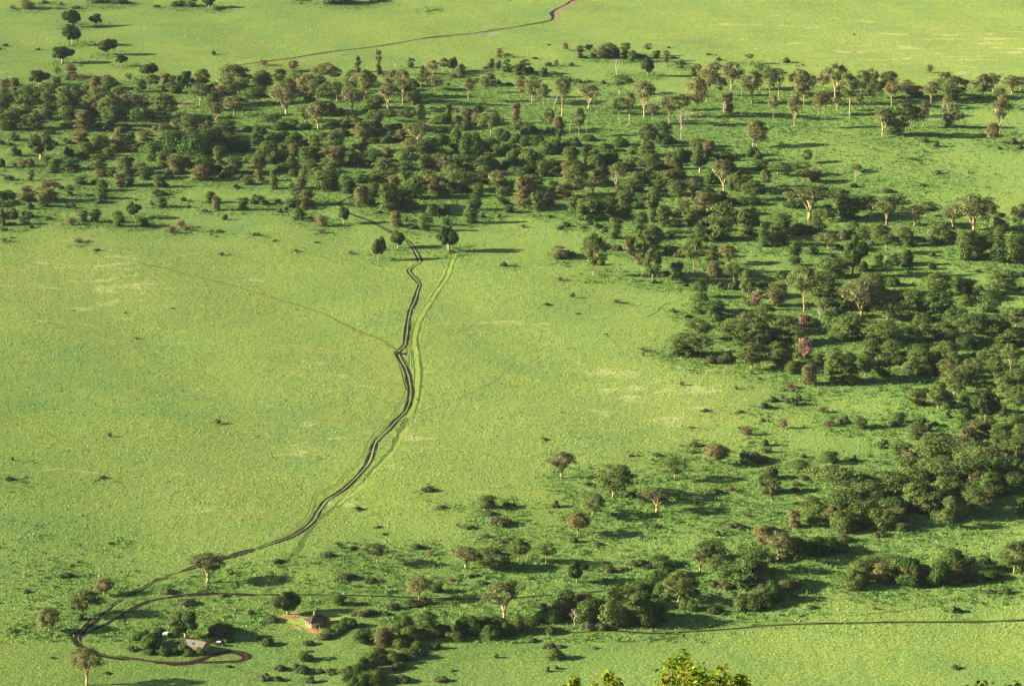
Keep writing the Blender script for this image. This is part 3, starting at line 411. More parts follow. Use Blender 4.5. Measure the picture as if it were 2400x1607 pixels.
# ---------------------------------------------------------------- plants
def quads(Cn, Nn, s, rg, asp=.7):
    n = len(Cn); r = rg.normal(size=(n, 3)); t = np.cross(Nn, r); t /= np.linalg.norm(t, axis=1)[:, None]+1e-9
    b = np.cross(Nn, t); b /= np.linalg.norm(b, axis=1)[:, None]+1e-9; s = s*rg.uniform(.6, 1.3, n)[:, None]
    V = np.stack([Cn-t*s, Cn-b*s*asp, Cn+t*s, Cn+b*s*asp*rg.uniform(.6, 1.2, (n, 1))], 1).reshape(-1, 3)
    return V, np.arange(4*n).reshape(n, 4)
def cat(Q):
    V = []; F = []; k = 0
    for v, f in Q: V.append(v); F.append(f+k); k += len(v)
    return np.vstack(V), np.vstack(F)
def unit(v): return v/(np.linalg.norm(v, axis=1)[:, None]+1e-9)
def pad(c, pr, th, n, s, rg, tilt=.55):
    a = rg.uniform(0, 6.283, n); r = pr*np.sqrt(rg.uniform(0, 1, n))*np.where(rg.uniform(0, 1, n) < .14, 1.38, 1); z = rg.normal(0, th, n) - .22*pr*(r/pr)**2
    k1, k2 = rg.uniform(0, 6.28, 2); r = r*(1+.25*np.sin(3*a+k1)+.15*np.sin(5*a+k2))
    Cn = np.c_[c[0]+r*np.cos(a), c[1]+r*np.sin(a), c[2]+z]
    out = np.c_[np.cos(a)*r/pr*.8, np.sin(a)*r/pr*.8, np.ones(n)]
    return quads(Cn, unit(out+rg.normal(0, tilt, (n, 3))), s, rg)
def blob(c, br, n, s, rg, flat=.85):
    d = unit(rg.normal(size=(n, 3))); r = br*rg.uniform(.74, 1.10, (n, 1))*np.where(rg.uniform(0, 1, (n, 1)) < .12, 1.25, 1); Cn = np.array(c)+d*r*np.array([1, 1, flat])
    return quads(Cn, unit(d+rg.normal(0, .30, (n, 3))), s, rg)
def bend(a, b, rg, sag=.12, n=4):
    a = np.array(a, float); b = np.array(b, float); L = np.linalg.norm(b-a); m = rg.normal(0, sag*.5*L, 3); P = []
    for i in range(n+1):
        t = i/n; p = a*(1-t)+b*t; p[:2] += (b-a)[:2]*(-.22*math.sin(math.pi*t)); p[2] += .10*L*math.sin(math.pi*t)*0; p += m*math.sin(math.pi*t)*.6; P.append(p)
    return P
def acacia(seed, W=13, H=14, npad=34, base=.5, top=1.0, flat=.045, dens=26, limbs=4, lean=0, thick=.27, wide=1.0):
    rg = np.random.default_rng(seed); Q = []; cs = []
    zc = np.array([base, base+.12, base+.25, .9, 1.0]); rc = np.array([.35, .72, 1.0, .78, .35])*W/2
    ph = rg.uniform(0, 6.28)
    for i in range(npad):
        a = rg.uniform(0, 6.283); rgm = 1+.2*math.sin(2*a+ph)
        zz = base+(1-base)*rg.uniform(0, 1)**.75; rr = np.interp(zz, zc, rc)*rgm; pr = W*rg.uniform(.06, .135)
        r = max(0, rr-pr*.6)*rg.uniform(.25, 1)**.55
        c = (r*math.cos(a)+lean*W*zz, r*math.sin(a), (zz-.02-.10*(r/(W/2))**2)*H*top); cs.append(c)
        Q.append(pad(c, pr, flat*.7*H*rg.uniform(.6, 1.2), int(dens*2.1*pr*pr)+18, .27, rg, .5))
    crown = cat(Q); mb = MB(); h0 = rg.uniform(.12, .24)*H; r0 = thick*H/14
    mb.tube([(0, 0, -.6), (0, 0, h0*.5), (lean*W*.15, 0, h0)], [r0*1.35, r0, r0*.9], 6)
    tips = []
    for i in range(limbs):
        a = i*6.283/limbs+rg.uniform(-.5, .5); rr = W*rg.uniform(.12, .26)*wide; z = H*rg.uniform(.55, .72)*(1 if wide == 1 else 1.08)
        e = (rr*math.cos(a)+lean*W*.6, rr*math.sin(a), z); P = bend((lean*W*.15, 0, h0*.92), e, rg)
        mb.tube(P, np.linspace(r0*.75, r0*.34, len(P)), 5); tips.append((e, P[2]))
    for i, c in enumerate(cs):
        e, m = min(tips, key=lambda t: math.dist(t[0], c)); st = e if i % 2 else m
        if c[2] < st[2]: st = m
        P = bend(st, (c[0], c[1], c[2]-.1), rg, .2, 3); mb.tube(P, np.linspace(r0*.26, r0*.09, len(P)), 4)
    return crown, mb, W, H
def bushy(seed, W=8, H=11, n=46, dens=30, prof=(.55,.85,1,.95,.45), flat=.03):
    rg = np.random.default_rng(seed); Q = []; cs = []; ph = rg.uniform(0, 6, 3)
    for i in range(n):
        zz = .07+.93*rg.uniform(0, 1); a = rg.uniform(0, 6.283); pr = W*rg.uniform(.12, .24)
        rr = np.interp(zz, (0, .25, .55, .8, 1), np.array(prof)*W/2)*(1+.22*math.sin(a*2+ph[0]+zz*4)); r = max(0, rr-pr*.5)*rg.uniform(.2, 1)**.5
        c = (r*math.cos(a), r*math.sin(a), (zz-.03)*H); cs.append(c)
        Q.append(pad(c, pr, flat*H*rg.uniform(.7, 1.5), int(dens*2.0*pr*pr)+18, .27, rg, .6))
    crown = cat(Q); mb = MB(); r0 = .2
    for i in range(3):
        a = i*2.1+rg.uniform(0, 1); P = bend((rg.normal(0, .2), rg.normal(0, .2), -.5), (W*.16*math.cos(a), W*.16*math.sin(a), H*.8), rg)
        mb.tube(P, np.linspace(r0, .06, len(P)), 5)
    for c in cs[::2]:
        P = bend((c[0]*.2, c[1]*.2, max(.2, c[2]-W*.2)), c, rg, .2, 2); mb.tube(P, np.linspace(.08, .03, len(P)), 3)
    return crown, mb, W, H
def blobby(seed, W, H, nb, base, lfn, ls, br=(.15, .26), trunk=.35):
    rg = np.random.default_rng(seed); Q = []; cs = []
    zc = (base+1)/2*H; hz = (1-base)/2*H; ph = rg.uniform(0, 6, 2)
    for i in range(nb):
        d = rg.normal(size=3); d /= np.linalg.norm(d); b = W*rg.uniform(*br); k = rg.uniform(.5, 1)**.5
        if base < .05: d[2] = abs(d[2])*1.0
        sc = 1+.28*math.sin(2*math.atan2(d[1], d[0])+ph[0])+.12*math.sin(5*d[2]+ph[1])
        c = np.array([d[0]*(W/2-b*.8)*k*sc, d[1]*(W/2-b*.8)*k*sc, (zc if base > .05 else .0)+d[2]*((hz if base > .05 else H)-b*.75)*k])
        if base <= .05: c[2] = max(c[2], b*.45)
        cs.append(c); Q.append(blob(c, b, int(lfn*b*b), ls, rg))
    crown = cat(Q); mb = MB()
    if trunk:
        t0 = base*H; mb.tube([(0, 0, -.5), (0, 0, t0*.6), (0, 0, t0*1.3)], [trunk*1.3, trunk, trunk*.85], 7)
        for c in cs[::2]: P = bend((0, 0, t0*1.0), c, rg, .15, 3); mb.tube(P, np.linspace(trunk*.45, .06, len(P)), 4)
    return crown, mb, W, H
def twiggy(seed, W=4, H=3, n=46):
    rg = np.random.default_rng(seed); mb = MB(); Q = []
    for i in range(n):
        a = rg.uniform(0, 6.283); z = rg.uniform(.3, 1)*H; r = W/2*rg.uniform(.2, 1)*(1.2-z/H*.6)
        e = (r*math.cos(a), r*math.sin(a), z); P = bend((rg.normal(0, .15), rg.normal(0, .15), 0), e, rg, .2, 2); mb.tube(P, [.07, .05, .02], 3)
        Q.append(blob(e, .45, 14, .16, rg))
    return cat(Q), mb, W, H
def dead(seed, W=9, H=14, depth=4, leafy=30):
    rg = np.random.default_rng(seed); mb = MB(); Q = []
    def grow(p, d, L, r, k):
        q = p+d*L; P = bend(p, q, rg, .15, 3); mb.tube(P, np.linspace(r, r*.62, len(P)), 5 if r > .1 else 3)
        if k == 0:
            if leafy: Q.append(blob(q, .5, leafy//4, .2, rg))
            return
        for i in range(3 if k > 1 else 2):
            nd = d+rg.normal(0, .48, 3); nd[2] += .15; nd /= np.linalg.norm(nd); grow(q, nd, L*rg.uniform(.62, .85), r*.6, k-1)
    grow(np.array([0, 0, -.4]), np.array([rg.normal(0, .06), rg.normal(0, .06), 1.0]), H*.34, .36, depth)
    Vs = np.array(mb.V); W0 = max(np.ptp(Vs[:, 0]), np.ptp(Vs[:, 1])); H0 = Vs[:, 2].max()
    return (cat(Q) if Q else None), mb, W0, H0

PROTO = {}
def proto(key, gen, leaf, bark, parts=('crown', 'trunk')):
    lst = PROTO.setdefault(key, [])
    crown, mb, W, H = gen
    mc = mesh_np(parts[0], crown[0], crown[1], M[leaf]) if crown is not None else None
    mt = mb.mesh(parts[1], M[bark], True) if mb.V and parts[1] else None
    if mc and key != 'd':
        V = crown[0]; q = V.reshape(-1, 4, 3); nn = unit(np.cross(q[:, 2]-q[:, 0], q[:, 3]-q[:, 1])); cc = q.mean(1)
        zc = .45*H if key in 'aApcCf' else .1*H
        o = unit(np.c_[cc[:, 0]/W, cc[:, 1]/W, (cc[:, 2]-zc)/H*.9]+1e-6); nv = unit(nn*.75+o*.5) if key in 'aApcC' else unit(nn*.9+o*.18)
        mc.polygons.foreach_set('use_smooth', np.ones(len(mc.polygons), bool)); mc.normals_split_custom_set_from_vertices(np.repeat(nv, 4, 0).tolist())
    A = crown[0] if crown is not None and key != 'd' else np.array(mb.V, float)
    if key != 'd': W = .5*sum(np.percentile(A[:, i], 99.5)-np.percentile(A[:, i], .5) for i in (0, 1)); H = np.percentile(A[:, 2], 99)
    lst.append((mc, mt, W, H))
def share(src, key, leaf, bark=None):
    for mc, mt, W, H in PROTO[src]:
        m2 = mc.copy(); m2.materials.clear(); m2.materials.append(M[leaf]); t2 = mt
        if bark and mt: t2 = mt.copy(); t2.materials.clear(); t2.materials.append(M[bark])
        PROTO.setdefault(key, []).append((m2, t2, W, H))
for s in range(7):
    proto('a', acacia(100+s, 13, 14, (58, 66, 48, 60, 70, 46, 50)[s], (.42, .34, .52, .38, .3, .55, .38)[s], dens=(24, 28, 22, 30, 28, 22, 16)[s], limbs=(4, 3, 5, 3, 4, 2, 5)[s], lean=(0, .06, 0, -.08, 0, .1, 0)[s]), 'acacia', 'bark_pale')
share('a', 'A', 'acacia_brown')
for s in range(4): proto('p', acacia(150+s, 13, 14, (40, 32, 46, 36)[s], (.56, .62, .52, .58)[s], dens=(17, 19, 16, 18)[s], limbs=(5, 4, 6, 3)[s], thick=.42, wide=1.5), 'acacia_mid', 'bark_pale')
for s in range(6):
    proto('c', bushy(200+s, 8, 11, (46, 40, 52, 44, 38, 50)[s], 28, ((.5,.8,1,.95,.45), (.35,.6,.95,1,.6), (.8,1,.95,.7,.3), (.6,.7,.7,1,.7), (.3,.75,.6,1,.5), (.9,1,.9,.9,.6))[s]), 'bushy', 'bark_brown')
share('c', 'C', 'bushy_brown')
for s in range(4): proto('f', blobby(300+s, 13, 12, (17, 13, 20, 15)[s], .2, 130, .36, (.11, .22), trunk=.6), 'fig', 'bark_pale')
for s in range(5): proto('e', blobby(400+s, 11, 6, (16, 22, 12, 19, 25)[s], .0, 120, .32, (.11, .24), 0), 'thicket', 'bark_brown', ('leaves', None))
for s in range(5): proto('b', blobby(500+s, 5, 3.2, (8, 11, 7, 12, 9)[s], .0, 190, .24, (.13, .27), 0), 'bush', 'bark_brown', ('leaves', None))
for s in range(3): proto('r', twiggy(600+s), 'twig', 'bark_brown', ('twigs', 'stems'))
for s in range(4): proto('d', dead(700+s, leafy=(40 if s % 2 else 0)), 'acacia_brown', 'bark_grey', ('crown', 'trunk'))
share('r', 'k', 'pinktwig')
# bare poles and fallen trunks
for s in range(2):
    rg = np.random.default_rng(800+s); mb = MB()
    mb.tube([(0, 0, -.4), (.1, 0, 3), (0, .15, 6), (.3, .1, 9)], [.34, .26, .2, .08], 6); mb.tube([(0, .1, 5), (.8, .3, 6.6), (1.0, .4, 8)], [.14, .1, .04], 5); mb.tube([(0, 0, 3.4), (-.7, .3, 4.4)], [.1, .04], 5)
    PROTO.setdefault('s', []).append((None, mb.mesh('trunk', M['bark_pale' if s else 'bark_grey'], True), 2.0, 9.0))
for s in range(2):
    mb = MB(); mb.tube([(-6, 0, .4), (-2, .5, .6), (2, .2, .5), (5, -1, .4)], [.5, .4, .3, .12], 7); mb.tube([(0, .3, .5), (2.5, 1.6, 1.2), (4, 2, 2.2)], [.2, .14, .05], 5)
    mb.tube([(1, .2, .5), (2.6, -1.4, 1.1), (3.2, -2.4, .6)], [.17, .1, .04], 5); mb.tube([(-6, 0, .4), (-6.6, .5, 1.1)], [.45, .1], 6)
    PROTO.setdefault('l', []).append((None, mb.mesh('trunk', M['bark_pale'], True), 11.0, 2.2))

# ---------------------------------------------------------------- placing, naming, describing
KIND = {'k': ('bare_shrub', 'shrub', 'pinkish leafless shrubs'), 'p': ('umbrella_acacia', 'acacia', 'umbrella acacias across the plain'),
 'a': ('umbrella_acacia', 'acacia', 'umbrella acacias across the plain'), 'A': ('umbrella_acacia', 'acacia', 'umbrella acacias across the plain'),
 'c': ('bushy_acacia', 'young acacia', 'bushy young acacias'), 'C': ('brown_acacia', 'young acacia', 'brown leaved young acacias'),
 'f': ('fig_tree', 'tree', 'round dark fig trees'), 'e': ('thicket_shrub', 'shrub', 'leafy thicket shrubs'), 'b': ('green_bush', 'bush', 'green bushes on the grass'),
 'B': ('low_shrub', 'shrub', 'low shrubs on the grass'), 'r': ('brown_bush', 'bush', 'brown twiggy bushes'), 'd': ('dead_tree', 'dead tree', 'bare dead trees'),
 's': ('dead_snag', 'dead snag', 'standing dead snags'), 'l': ('fallen_log', 'log', 'fallen logs')}
LOOK = {'k': 'pinkish leafless shrub', 'p': 'pale-limbed spreading acacia', 'a': 'olive flat-topped acacia', 'A': 'brown flat-topped acacia', 'c': 'green bushy acacia', 'C': 'brown bushy acacia', 'f': 'dark round-crowned tree',
 'e': 'bright green thicket shrub', 'b': 'green bush', 'B': 'green shrublet', 'r': 'reddish brown twiggy bush', 'd': 'bare pale branched tree', 's': 'bare upright trunk', 'l': 'pale fallen trunk'}
ROWS = [(45, 'on the top edge'), (150, 'on the far plain'), (205, 'in the back row of far woodland'), (255, 'in the far woodland'), (305, 'in the front row of far woodland'),
 (355, 'behind the middle tree belt'), (405, 'in the middle tree belt'), (445, 'in the middle belt front'), (490, 'just below the middle belt'), (560, 'on the upper meadow'),
 (640, 'level with three lone figs'), (720, 'above the track junction'), (810, 'level with the track junction'), (900, 'below the track junction'), (1000, 'in the lower half'),
 (1100, 'along the long track bend'), (1200, 'above the lower scrub'), (1290, 'in the upper lower scrub'), (1370, 'in the lower scrub'), (1430, 'behind the two houses'), (1500, 'level with the houses'), (9999, 'on the bottom edge')]
COLS = [(300, 'far left'), (700, 'left'), (1100, 'centre left'), (1500, 'centre right'), (1850, 'right'), (2150, 'well right'), (9999, 'far right')]
ORD = 'first second third fourth fifth sixth seventh eighth ninth tenth eleventh twelfth thirteenth fourteenth fifteenth sixteenth seventeenth'.split()
for it in ITEMS:
    if it[0] == 'b' and it[3] < 11: it[0] = 'B'
    if it[0] == 'a' and it[2] < 320 and it[1] > 950 and (int(it[1]*7+it[2]) % 5) < 3: it[0] = 'p' if int(it[1]+it[2]*3) % 2 else 'A'
PROTO['B'] = PROTO['b']
hs = {}
for it in ITEMS: hs.setdefault(it[0], []).append(it[3])
for k in hs: hs[k] = sorted(hs[k])
def size_word(k, h):
    q = sum(v < h for v in hs[k])/len(hs[k])
    return 'small' if q < .33 else ('tall' if q > .67 else 'mid-sized')
groups = {}
for it in ITEMS:
    k, x, y, h, wd = it; row = next(r for v, r in ROWS if y <= v); colm = next(c for v, c in COLS if x <= v)
    groups.setdefault((size_word(k, h)+' '+LOOK[k], row, colm), []).append(it)
LAB = {}
for (look, row, colm), L in groups.items():
    L.sort(key=lambda i: i[1])
    for n, it in enumerate(L):
        if len(L) == 1: LAB[id(it)] = f'{look} {row}, {colm}'
        elif n == len(L)-1: LAB[id(it)] = f'{look} {row}, {colm}, rightmost such'
        else: LAB[id(it)] = f'{look} {row}, {colm}, {ORD[min(n, 16)]} such'
rnd = random.Random(7)
first = {}
def place(it):
    k, x, y, h, wd = it; lst = PROTO[k]; v = rnd.randrange(len(lst)); mc, mt, W0, H0 = lst[v]
    shift = {'e': .16, 'b': .16, 'B': .16, 'c': .10, 'C': .10, 'r': .1}.get(k, 0)*wd
    gx, gy, gz, t = ground(x, y-shift*.8); m = t/FPX
    W = wd*m; H = max(.35, (h-.05*wd-(0 if shift == 0 else .08*wd))*m/.955)
    H = max(H, W*{'e': .35, 'b': .38, 'B': .3, 'c': .7, 'C': .7, 'f': .6, 'a': .55, 'A': .55, 'p': .5}.get(k, .1))
    kw, kh = {'a': (1.16, 1.06), 'A': (1.16, 1.06), 'p': (1.18, 1.06), 'c': (1.2, 1.1), 'C': (1.15, 1.08), 'k': (1.2, 1.1), 'e': (1.18, 1.1), 'f': (.98, 1.22)}.get(k, (1.1, 1.1))
    if y < 310 and x > 400 and k in 'aAp': kw = 1.02
    if y > 1040 and x > 1250 and k in 'ec': kw, kh = 1.42, 1.22
    elif y > 1040 and x > 700 and k == 'e': kw, kh = 1.3, 1.15
    if k == 'e' and x < 600 and y > 1430: kw, kh = 1.0, 1.0
    s, sz = kw*W/W0, kh*H/H0
    if k == 's': s = max(s*.8, .5)
    if k == 'd': s = min(s, sz*1.3)
    if k == 'l': s = sz = W/W0
    name, catg, grp = KIND[k]; root = bpy.data.objects.new(name, None) if (mc and mt) else None
    if root:
        C.objects.link(root)
        key = (k, v)
        if key not in first:
            a = link(mc.name.split('.')[0], mc, root); b = link(mt.name.split('.')[0], mt, root); first[key] = (a, b)
        else:
            for src in first[key]:
                c = src.copy(); C.objects.link(c); c.parent = root
    else:
        root = link(name, mc or mt)
    root.empty_display_size = 1 if root.type == 'EMPTY' else root.empty_display_size
    root.location = (gx, gy, gz-.05); sx = rnd.uniform(.9, 1.12); root.scale = (s*sx, s/sx, sz)
    root.rotation_euler = (rnd.gauss(0, .04) if k in 'aApcCfsd' else 0, rnd.gauss(0, .04) if k in 'aApcCfsd' else 0, rnd.uniform(0, 6.283) if k != 'l' else rnd.choice((0, 3.14))+rnd.uniform(-.3, .3))
    tag(root, LAB[id(it)], catg, grp)
for it in ITEMS: place(it)
bpy.context.view_layer.update()

# ---------------------------------------------------------------- low leafy undergrowth (nobody could count it)
rg = np.random.default_rng(5)
def keep_off(Px, Py, dist=2.4):
    k = np.ones(len(Px), bool)
    for nm, L in LINES.items():
        if nm.startswith(('overgrown', 'trail')): continue
        lo = L.min(0)-5; hi = L.max(0)+5; m = np.where(k & (Px > lo[0]) & (Px < hi[0]) & (Py > lo[1]) & (Py < hi[1]))[0]
        for i in range(0, len(m), 4000):
            mm = m[i:i+4000]; d = np.min((Px[mm][:, None]-L[None, :, 0])**2+(Py[mm][:, None]-L[None, :, 1])**2, axis=1); k[mm[d < dist**2]] = False
    return k
def scatter(n, seed):
    rg = np.random.default_rng(seed); v = rg.uniform(0, 1, n); dmin, dmax = 1230, 3250
    Py = dmin+(dmax-dmin)*v; Px = rg.uniform(-1, 1, n)*(Py*.172+15); return Px, Py
Px, Py = scatter(260000, 11); wgt = Py/3250
L_ = lush_and_vignette(Px, Py); k = rg.uniform(0, 1, len(Px)) < np.maximum(.03, np.clip((L_-.28)*1.5, 0, 1))*(.35+.65*wgt); Px, Py = Px[k], Py[k]; L_ = L_[k]
k = keep_off(Px, Py); hx_, hy_, _, _ = ground(735, 1470); k &= ~((np.abs(Px-hx_) < 17) & (np.abs(Py-hy_) < 22)); Px, Py = Px[k], Py[k]; k0 = k
n = len(Px); sz = (rg.gamma(3.0, .17, n)+.3)*np.clip(.5+L_[k0]*1.2, .5, 1); q = 9
d = unit(rg.normal(size=(n*q, 3))); d[:, 2] = np.abs(d[:, 2]); cc = np.repeat(np.c_[Px, Py, hgt(Px, Py)], q, 0); sr = np.repeat(sz, q)[:, None]
V, F = quads(cc+d*sr*np.array([1.1, 1.1, .75]), unit(d+rg.normal(0, .4, d.shape)), sr*.42, rg)
tag(link('undergrowth', mesh_np('undergrowth', V, F, M['herb'])), 'low leafy green undergrowth between the trees', 'undergrowth', kind='stuff')
# grass tussocks
Px, Py = scatter(240000, 12); k = keep_off(Px, Py, 1.9); Px, Py = Px[k], Py[k]; n = len(Px)
pn = .5+.5*np.sin(Px/23+np.sin(Py/31)*2)*np.cos(Py/37+Px/50); k = rg.uniform(0, 1, n) < .35+.65*pn; Px, Py = Px[k], Py[k]; n = len(Px)
sz = rg.uniform(.35, .8, n); q = 3; a = rg.uniform(0, 6.28, (n, 1))+np.arange(q)[None]*2.09; a = a.ravel()
ctr = np.repeat(np.c_[Px, Py, hgt(Px, Py)], q, 0); sr = np.repeat(sz, q)
r1 = np.stack([np.cos(a), np.sin(a), 0*a], 1)*sr[:, None]; r2 = np.stack([np.cos(a+2.09), np.sin(a+2.09), 0*a], 1)*sr[:, None]
apex = ctr+np.c_[0*a+.1*sr, 0*a, sr*rg.uniform(.35, .7, n).repeat(q)]
V = np.stack([ctr+r1, ctr+r2, apex], 1).reshape(-1, 3); V[0::3, 2] -= .05; V[1::3, 2] -= .05
M['tussock'] = leafmat('tussock_grass', (.205,.298,.080), (.205,.298,.080), .2, .05, None, .12)
tag(link('grass_tussocks', mesh_np('grass_tussocks', V, np.arange(len(V)).reshape(-1, 3), M['tussock'])), 'pale green grass tussocks all over the plain', 'grass', kind='stuff')

# ---------------------------------------------------------------- the two houses
M['roof_grey'] = plain('grey_sheet_roof', (.20,.20,.165), .7, .3, .8, 0, 0, (.12,.12,.095))
M['roof_dark'] = plain('dark_shingle_roof', (.07,.065,.052), .85, .4, 1.2)
M['plaster'] = plain('cream_plaster', (.33,.22,.14), .9, .25, .8)
M['plaster_red'] = plain('red_plaster', (.42,.17,.10), .9, .3, .8)
M['white'] = plain('white_paint', (.60,.60,.57), .5, .08)
M['dark'] = plain('dark_opening', (.03,.03,.03), .4, .2)
M['wood'] = plain('brown_wood', (.30,.18,.10), .85, .4)
M['tyre'] = plain('tyre_rubber', (.02,.02,.02), .9, .2)
M['redpaint'] = plain('red_paint', (.45,.07,.05), .6, .2)
def empty(name, loc, rz, label, catg, grp=None):
    e = bpy.data.objects.new(name, None); C.objects.link(e); e.location = loc; e.rotation_euler = (0, 0, rz); return tag(e, label, catg, grp)
def slab(mb, quad, th=.12):
    V = [tuple(p) for p in quad]+[(p[0], p[1], p[2]-th) for p in quad]; n = len(quad)
    F = [tuple(range(n)), tuple(range(2*n-1, n-1, -1))]+[(i, i+n, (i+1) % n+n, (i+1) % n) for i in range(n)]; return mb.add(V, F)
def corrug(mb, p00, p10, p11, p01, n=26, amp=.05):
    p00, p10, p11, p01 = map(Vector, (p00, p10, p11, p01)); V = []; nz = (p10-p00).cross(p01-p00).normalized()
    for i in range(n*2+1):
        t = i/(2*n); o = nz*(amp if i % 2 else 0); V += [p00.lerp(p10, t)+o, p01.lerp(p11, t)+o]
    mb.add(V, [(2*i, 2*i+2, 2*i+3, 2*i+1) for i in range(2*n)])
def window(par, c, wd, ht, ax):
    f = MB(); f.box(c, (wd+.16, .10, ht+.16) if ax == 'y' else (.10, wd+.16, ht+.16)); fo = f.build('window', M['wood'], par)
    g = MB(); c2 = (c[0], c[1]-.06*1, c[2]) if ax == 'y' else (c[0]-.06, c[1], c[2]); g.box(c2, (wd, .04, ht) if ax == 'y' else (.04, wd, ht)); g.build('pane', M['dark'], fo)
# grey roofed farmhouse, half hidden by garden bushes
x, y, z, t = ground(461, 1522); H1 = empty('farmhouse', (x, y, z), R(-24), 'long low farmhouse with grey sheet roof beside the big dark tree', 'house')
L, D, e, r = 9.4, 7.0, 2.5, 4.1
mb = MB(); mb.box((0, 0, e/2), (L-.6, D-.8, e)); mb.add([(-L/2+.3, -D/2+.4, e), (-L/2+.3, D/2-.4, e), (-L/2+.3, 0, r-.15)], [(0, 2, 1)]); mb.add([(L/2-.3, -D/2+.4, e), (L/2-.3, D/2-.4, e), (L/2-.3, 0, r-.15)], [(0, 1, 2)]); mb.build('wall', M['plaster'], H1)
mb = MB(); corrug(mb, (-L/2, -D/2, e-.05), (L/2, -D/2, e-.05), (L/2, 0, r), (-L/2, 0, r)); corrug(mb, (L/2, D/2, e-.05), (-L/2, D/2, e-.05), (-L/2, 0, r), (L/2, 0, r)); rf = mb.build('roof', M['roof_grey'], H1)
mb = MB(); mb.box((0, 0, r+.04), (L+.1, .3, .1)); mb.build('ridge_cap', M['redpaint'], rf)
mb = MB(); mb.box((-.6, -D*.3, 3.45), (.5, .5, .5)); mb.build('vent', M['dark'], rf)
window(H1, (-2.3, -D/2+.36, 1.4), 1.1, 1.0, 'y'); window(H1, (2.4, -D/2+.36, 1.4), 1.1, 1.0, 'y')
mb = MB(); mb.box((.4, -D/2+.36, 1.05), (.95, .08, 2.0)); dd = mb.build('door', M['wood'], H1); mb = MB(); mb.box((.75, -D/2+.30, 1.05), (.06, .06, .12)); mb.build('handle', M['dark'], dd)
# lean-to annexe on the left
mb = MB(); slab(mb, [(-L/2-4.6, -1.6, 2.1), (-L/2-.05, -1.6, 2.1), (-L/2-.05, 2.6, 2.6), (-L/2-4.6, 2.6, 2.6)]); mb.build('annexe_roof', M['roof_dark'], H1)
mb = MB()
for a in (-4.4, -2.4, -.4):
    mb.box((-L/2+a, -1.4, 1.0), (.16, .16, 2.0)); 
mb.box((-L/2-2.3, 2.45, 1.2), (4.4, .14, 2.4)); mb.build('annexe_wall', M['plaster_red'], H1)
# dark hipped house with a tall chimney
x, y, z, t = ground(744, 1463.5); H2 = empty('cottage', (x, y, z), R(32), 'cream cottage with dark hipped roof and tall chimney on bare earth', 'house')
L, D, e, r = 9.5, 6.2, 2.5, 4.6
mb = MB(); mb.box((0, 0, e/2), (L-.8, D-.8, e)); mb.build('wall', M['plaster'], H2)
a, b = L/2+.15, D/2+.15; rd = L/2-D/2+.3
mb = MB()
slab(mb, [(-a, -b, e), (a, -b, e), (rd, 0, r), (-rd, 0, r)]); slab(mb, [(a, b, e), (-a, b, e), (-rd, 0, r), (rd, 0, r)])
slab(mb, [(-a, b, e-.003), (-a, -b, e-.003), (-rd, 0, r-.003)]); slab(mb, [(a, -b, e-.003), (a, b, e-.003), (rd, 0, r-.003)]); rf = mb.build('roof', M['roof_dark'], H2)
mb = MB(); mb.box((-1.2, .2, 4.2), (.7, .7, 3.6)); mb.box((-1.2, .2, 6.05), (.9, .9, .3)); mb.build('chimney', M['plaster'], rf)
window(H2, (-L/2+.36, -.9, 1.45), .9, .9, 'x'); window(H2, (-L/2+.36, 1.3, 1.45), .9, .9, 'x'); window(H2, (2.0, -D/2+.36, 1.4), 1.1, 1.0, 'y'); window(H2, (-1.6, -D/2+.36, 1.4), 1.1, 1.0, 'y')
mb = MB(); mb.box((.2, -D/2+.36, 1.05), (.95, .08, 2.0)); mb.build('door', M['wood'], H2)
mb = MB()
for q_ in ((-3.9, -5.6), (-1.9, -5.6), (-3.9, -3.6)): mb.box((q_[0], q_[1], 1.1), (.3, .3, 2.2))
mb.build('porch_post', M['plaster_red'], H2)
mb = MB(); slab(mb, [(-4.2, -5.9, 2.25), (-1.6, -5.9, 2.25), (-1.6, -3.3, 2.4), (-4.2, -3.3, 2.4)]); mb.build('porch_roof', M['roof_dark'], H2)
# small white hut
x, y, z, t = ground(388, 1493); SH = empty('hut', (x, y, z), R(-20), 'tiny white hut left of the big dark tree', 'hut')
mb = MB(); mb.box((0, 0, 1.0), (1.8, 1.6, 2.0)); mb.build('wall', M['white'], SH)
mb = MB(); slab(mb, [(-1.05, -.95, 2.02), (1.05, -.95, 2.02), (1.05, .95, 2.35), (-1.05, .95, 2.35)], .1); mb.build('roof', M['white'], SH)
mb = MB(); mb.box((.2, -.82, .9), (.7, .06, 1.7)); mb.build('door', M['dark'], SH)
# parked truck in the shade
x, y, z, t = ground(515, 1512); TR = empty('parked_truck', (x, y, z), R(-15), 'dark pickup truck with white cab roof parked in farmhouse shade', 'truck')
mb = MB(); mb.box((0, 0, .8), (4.4, 1.7, .6)); mb.box((-.4, 0, 1.35), (1.7, 1.55, .6)); mb.box((1.5, .78, 1.25), (1.4, .08, .35)); mb.box((1.5, -.78, 1.25), (1.4, .08, .35)); mb.build('body', M['dark'], TR)
mb = MB(); mb.box((-.4, 0, 1.72), (1.8, 1.65, .12)); mb.build('cab_roof', M['white'], TR)
for sx in (-1.4, 1.4):
    for sy in (-.82, .82):
        mb = MB(); mb.tube([(sx, sy-.1, .38), (sx, sy+.1, .38)], [.38, .38], 14); wo = mb.build('wheel', M['tyre'], TR); mb = MB(); mb.tube([(sx, sy-.12, .38), (sx, sy+.12, .38)], [.18, .18], 10); mb.build('rim', M['white'], wo)
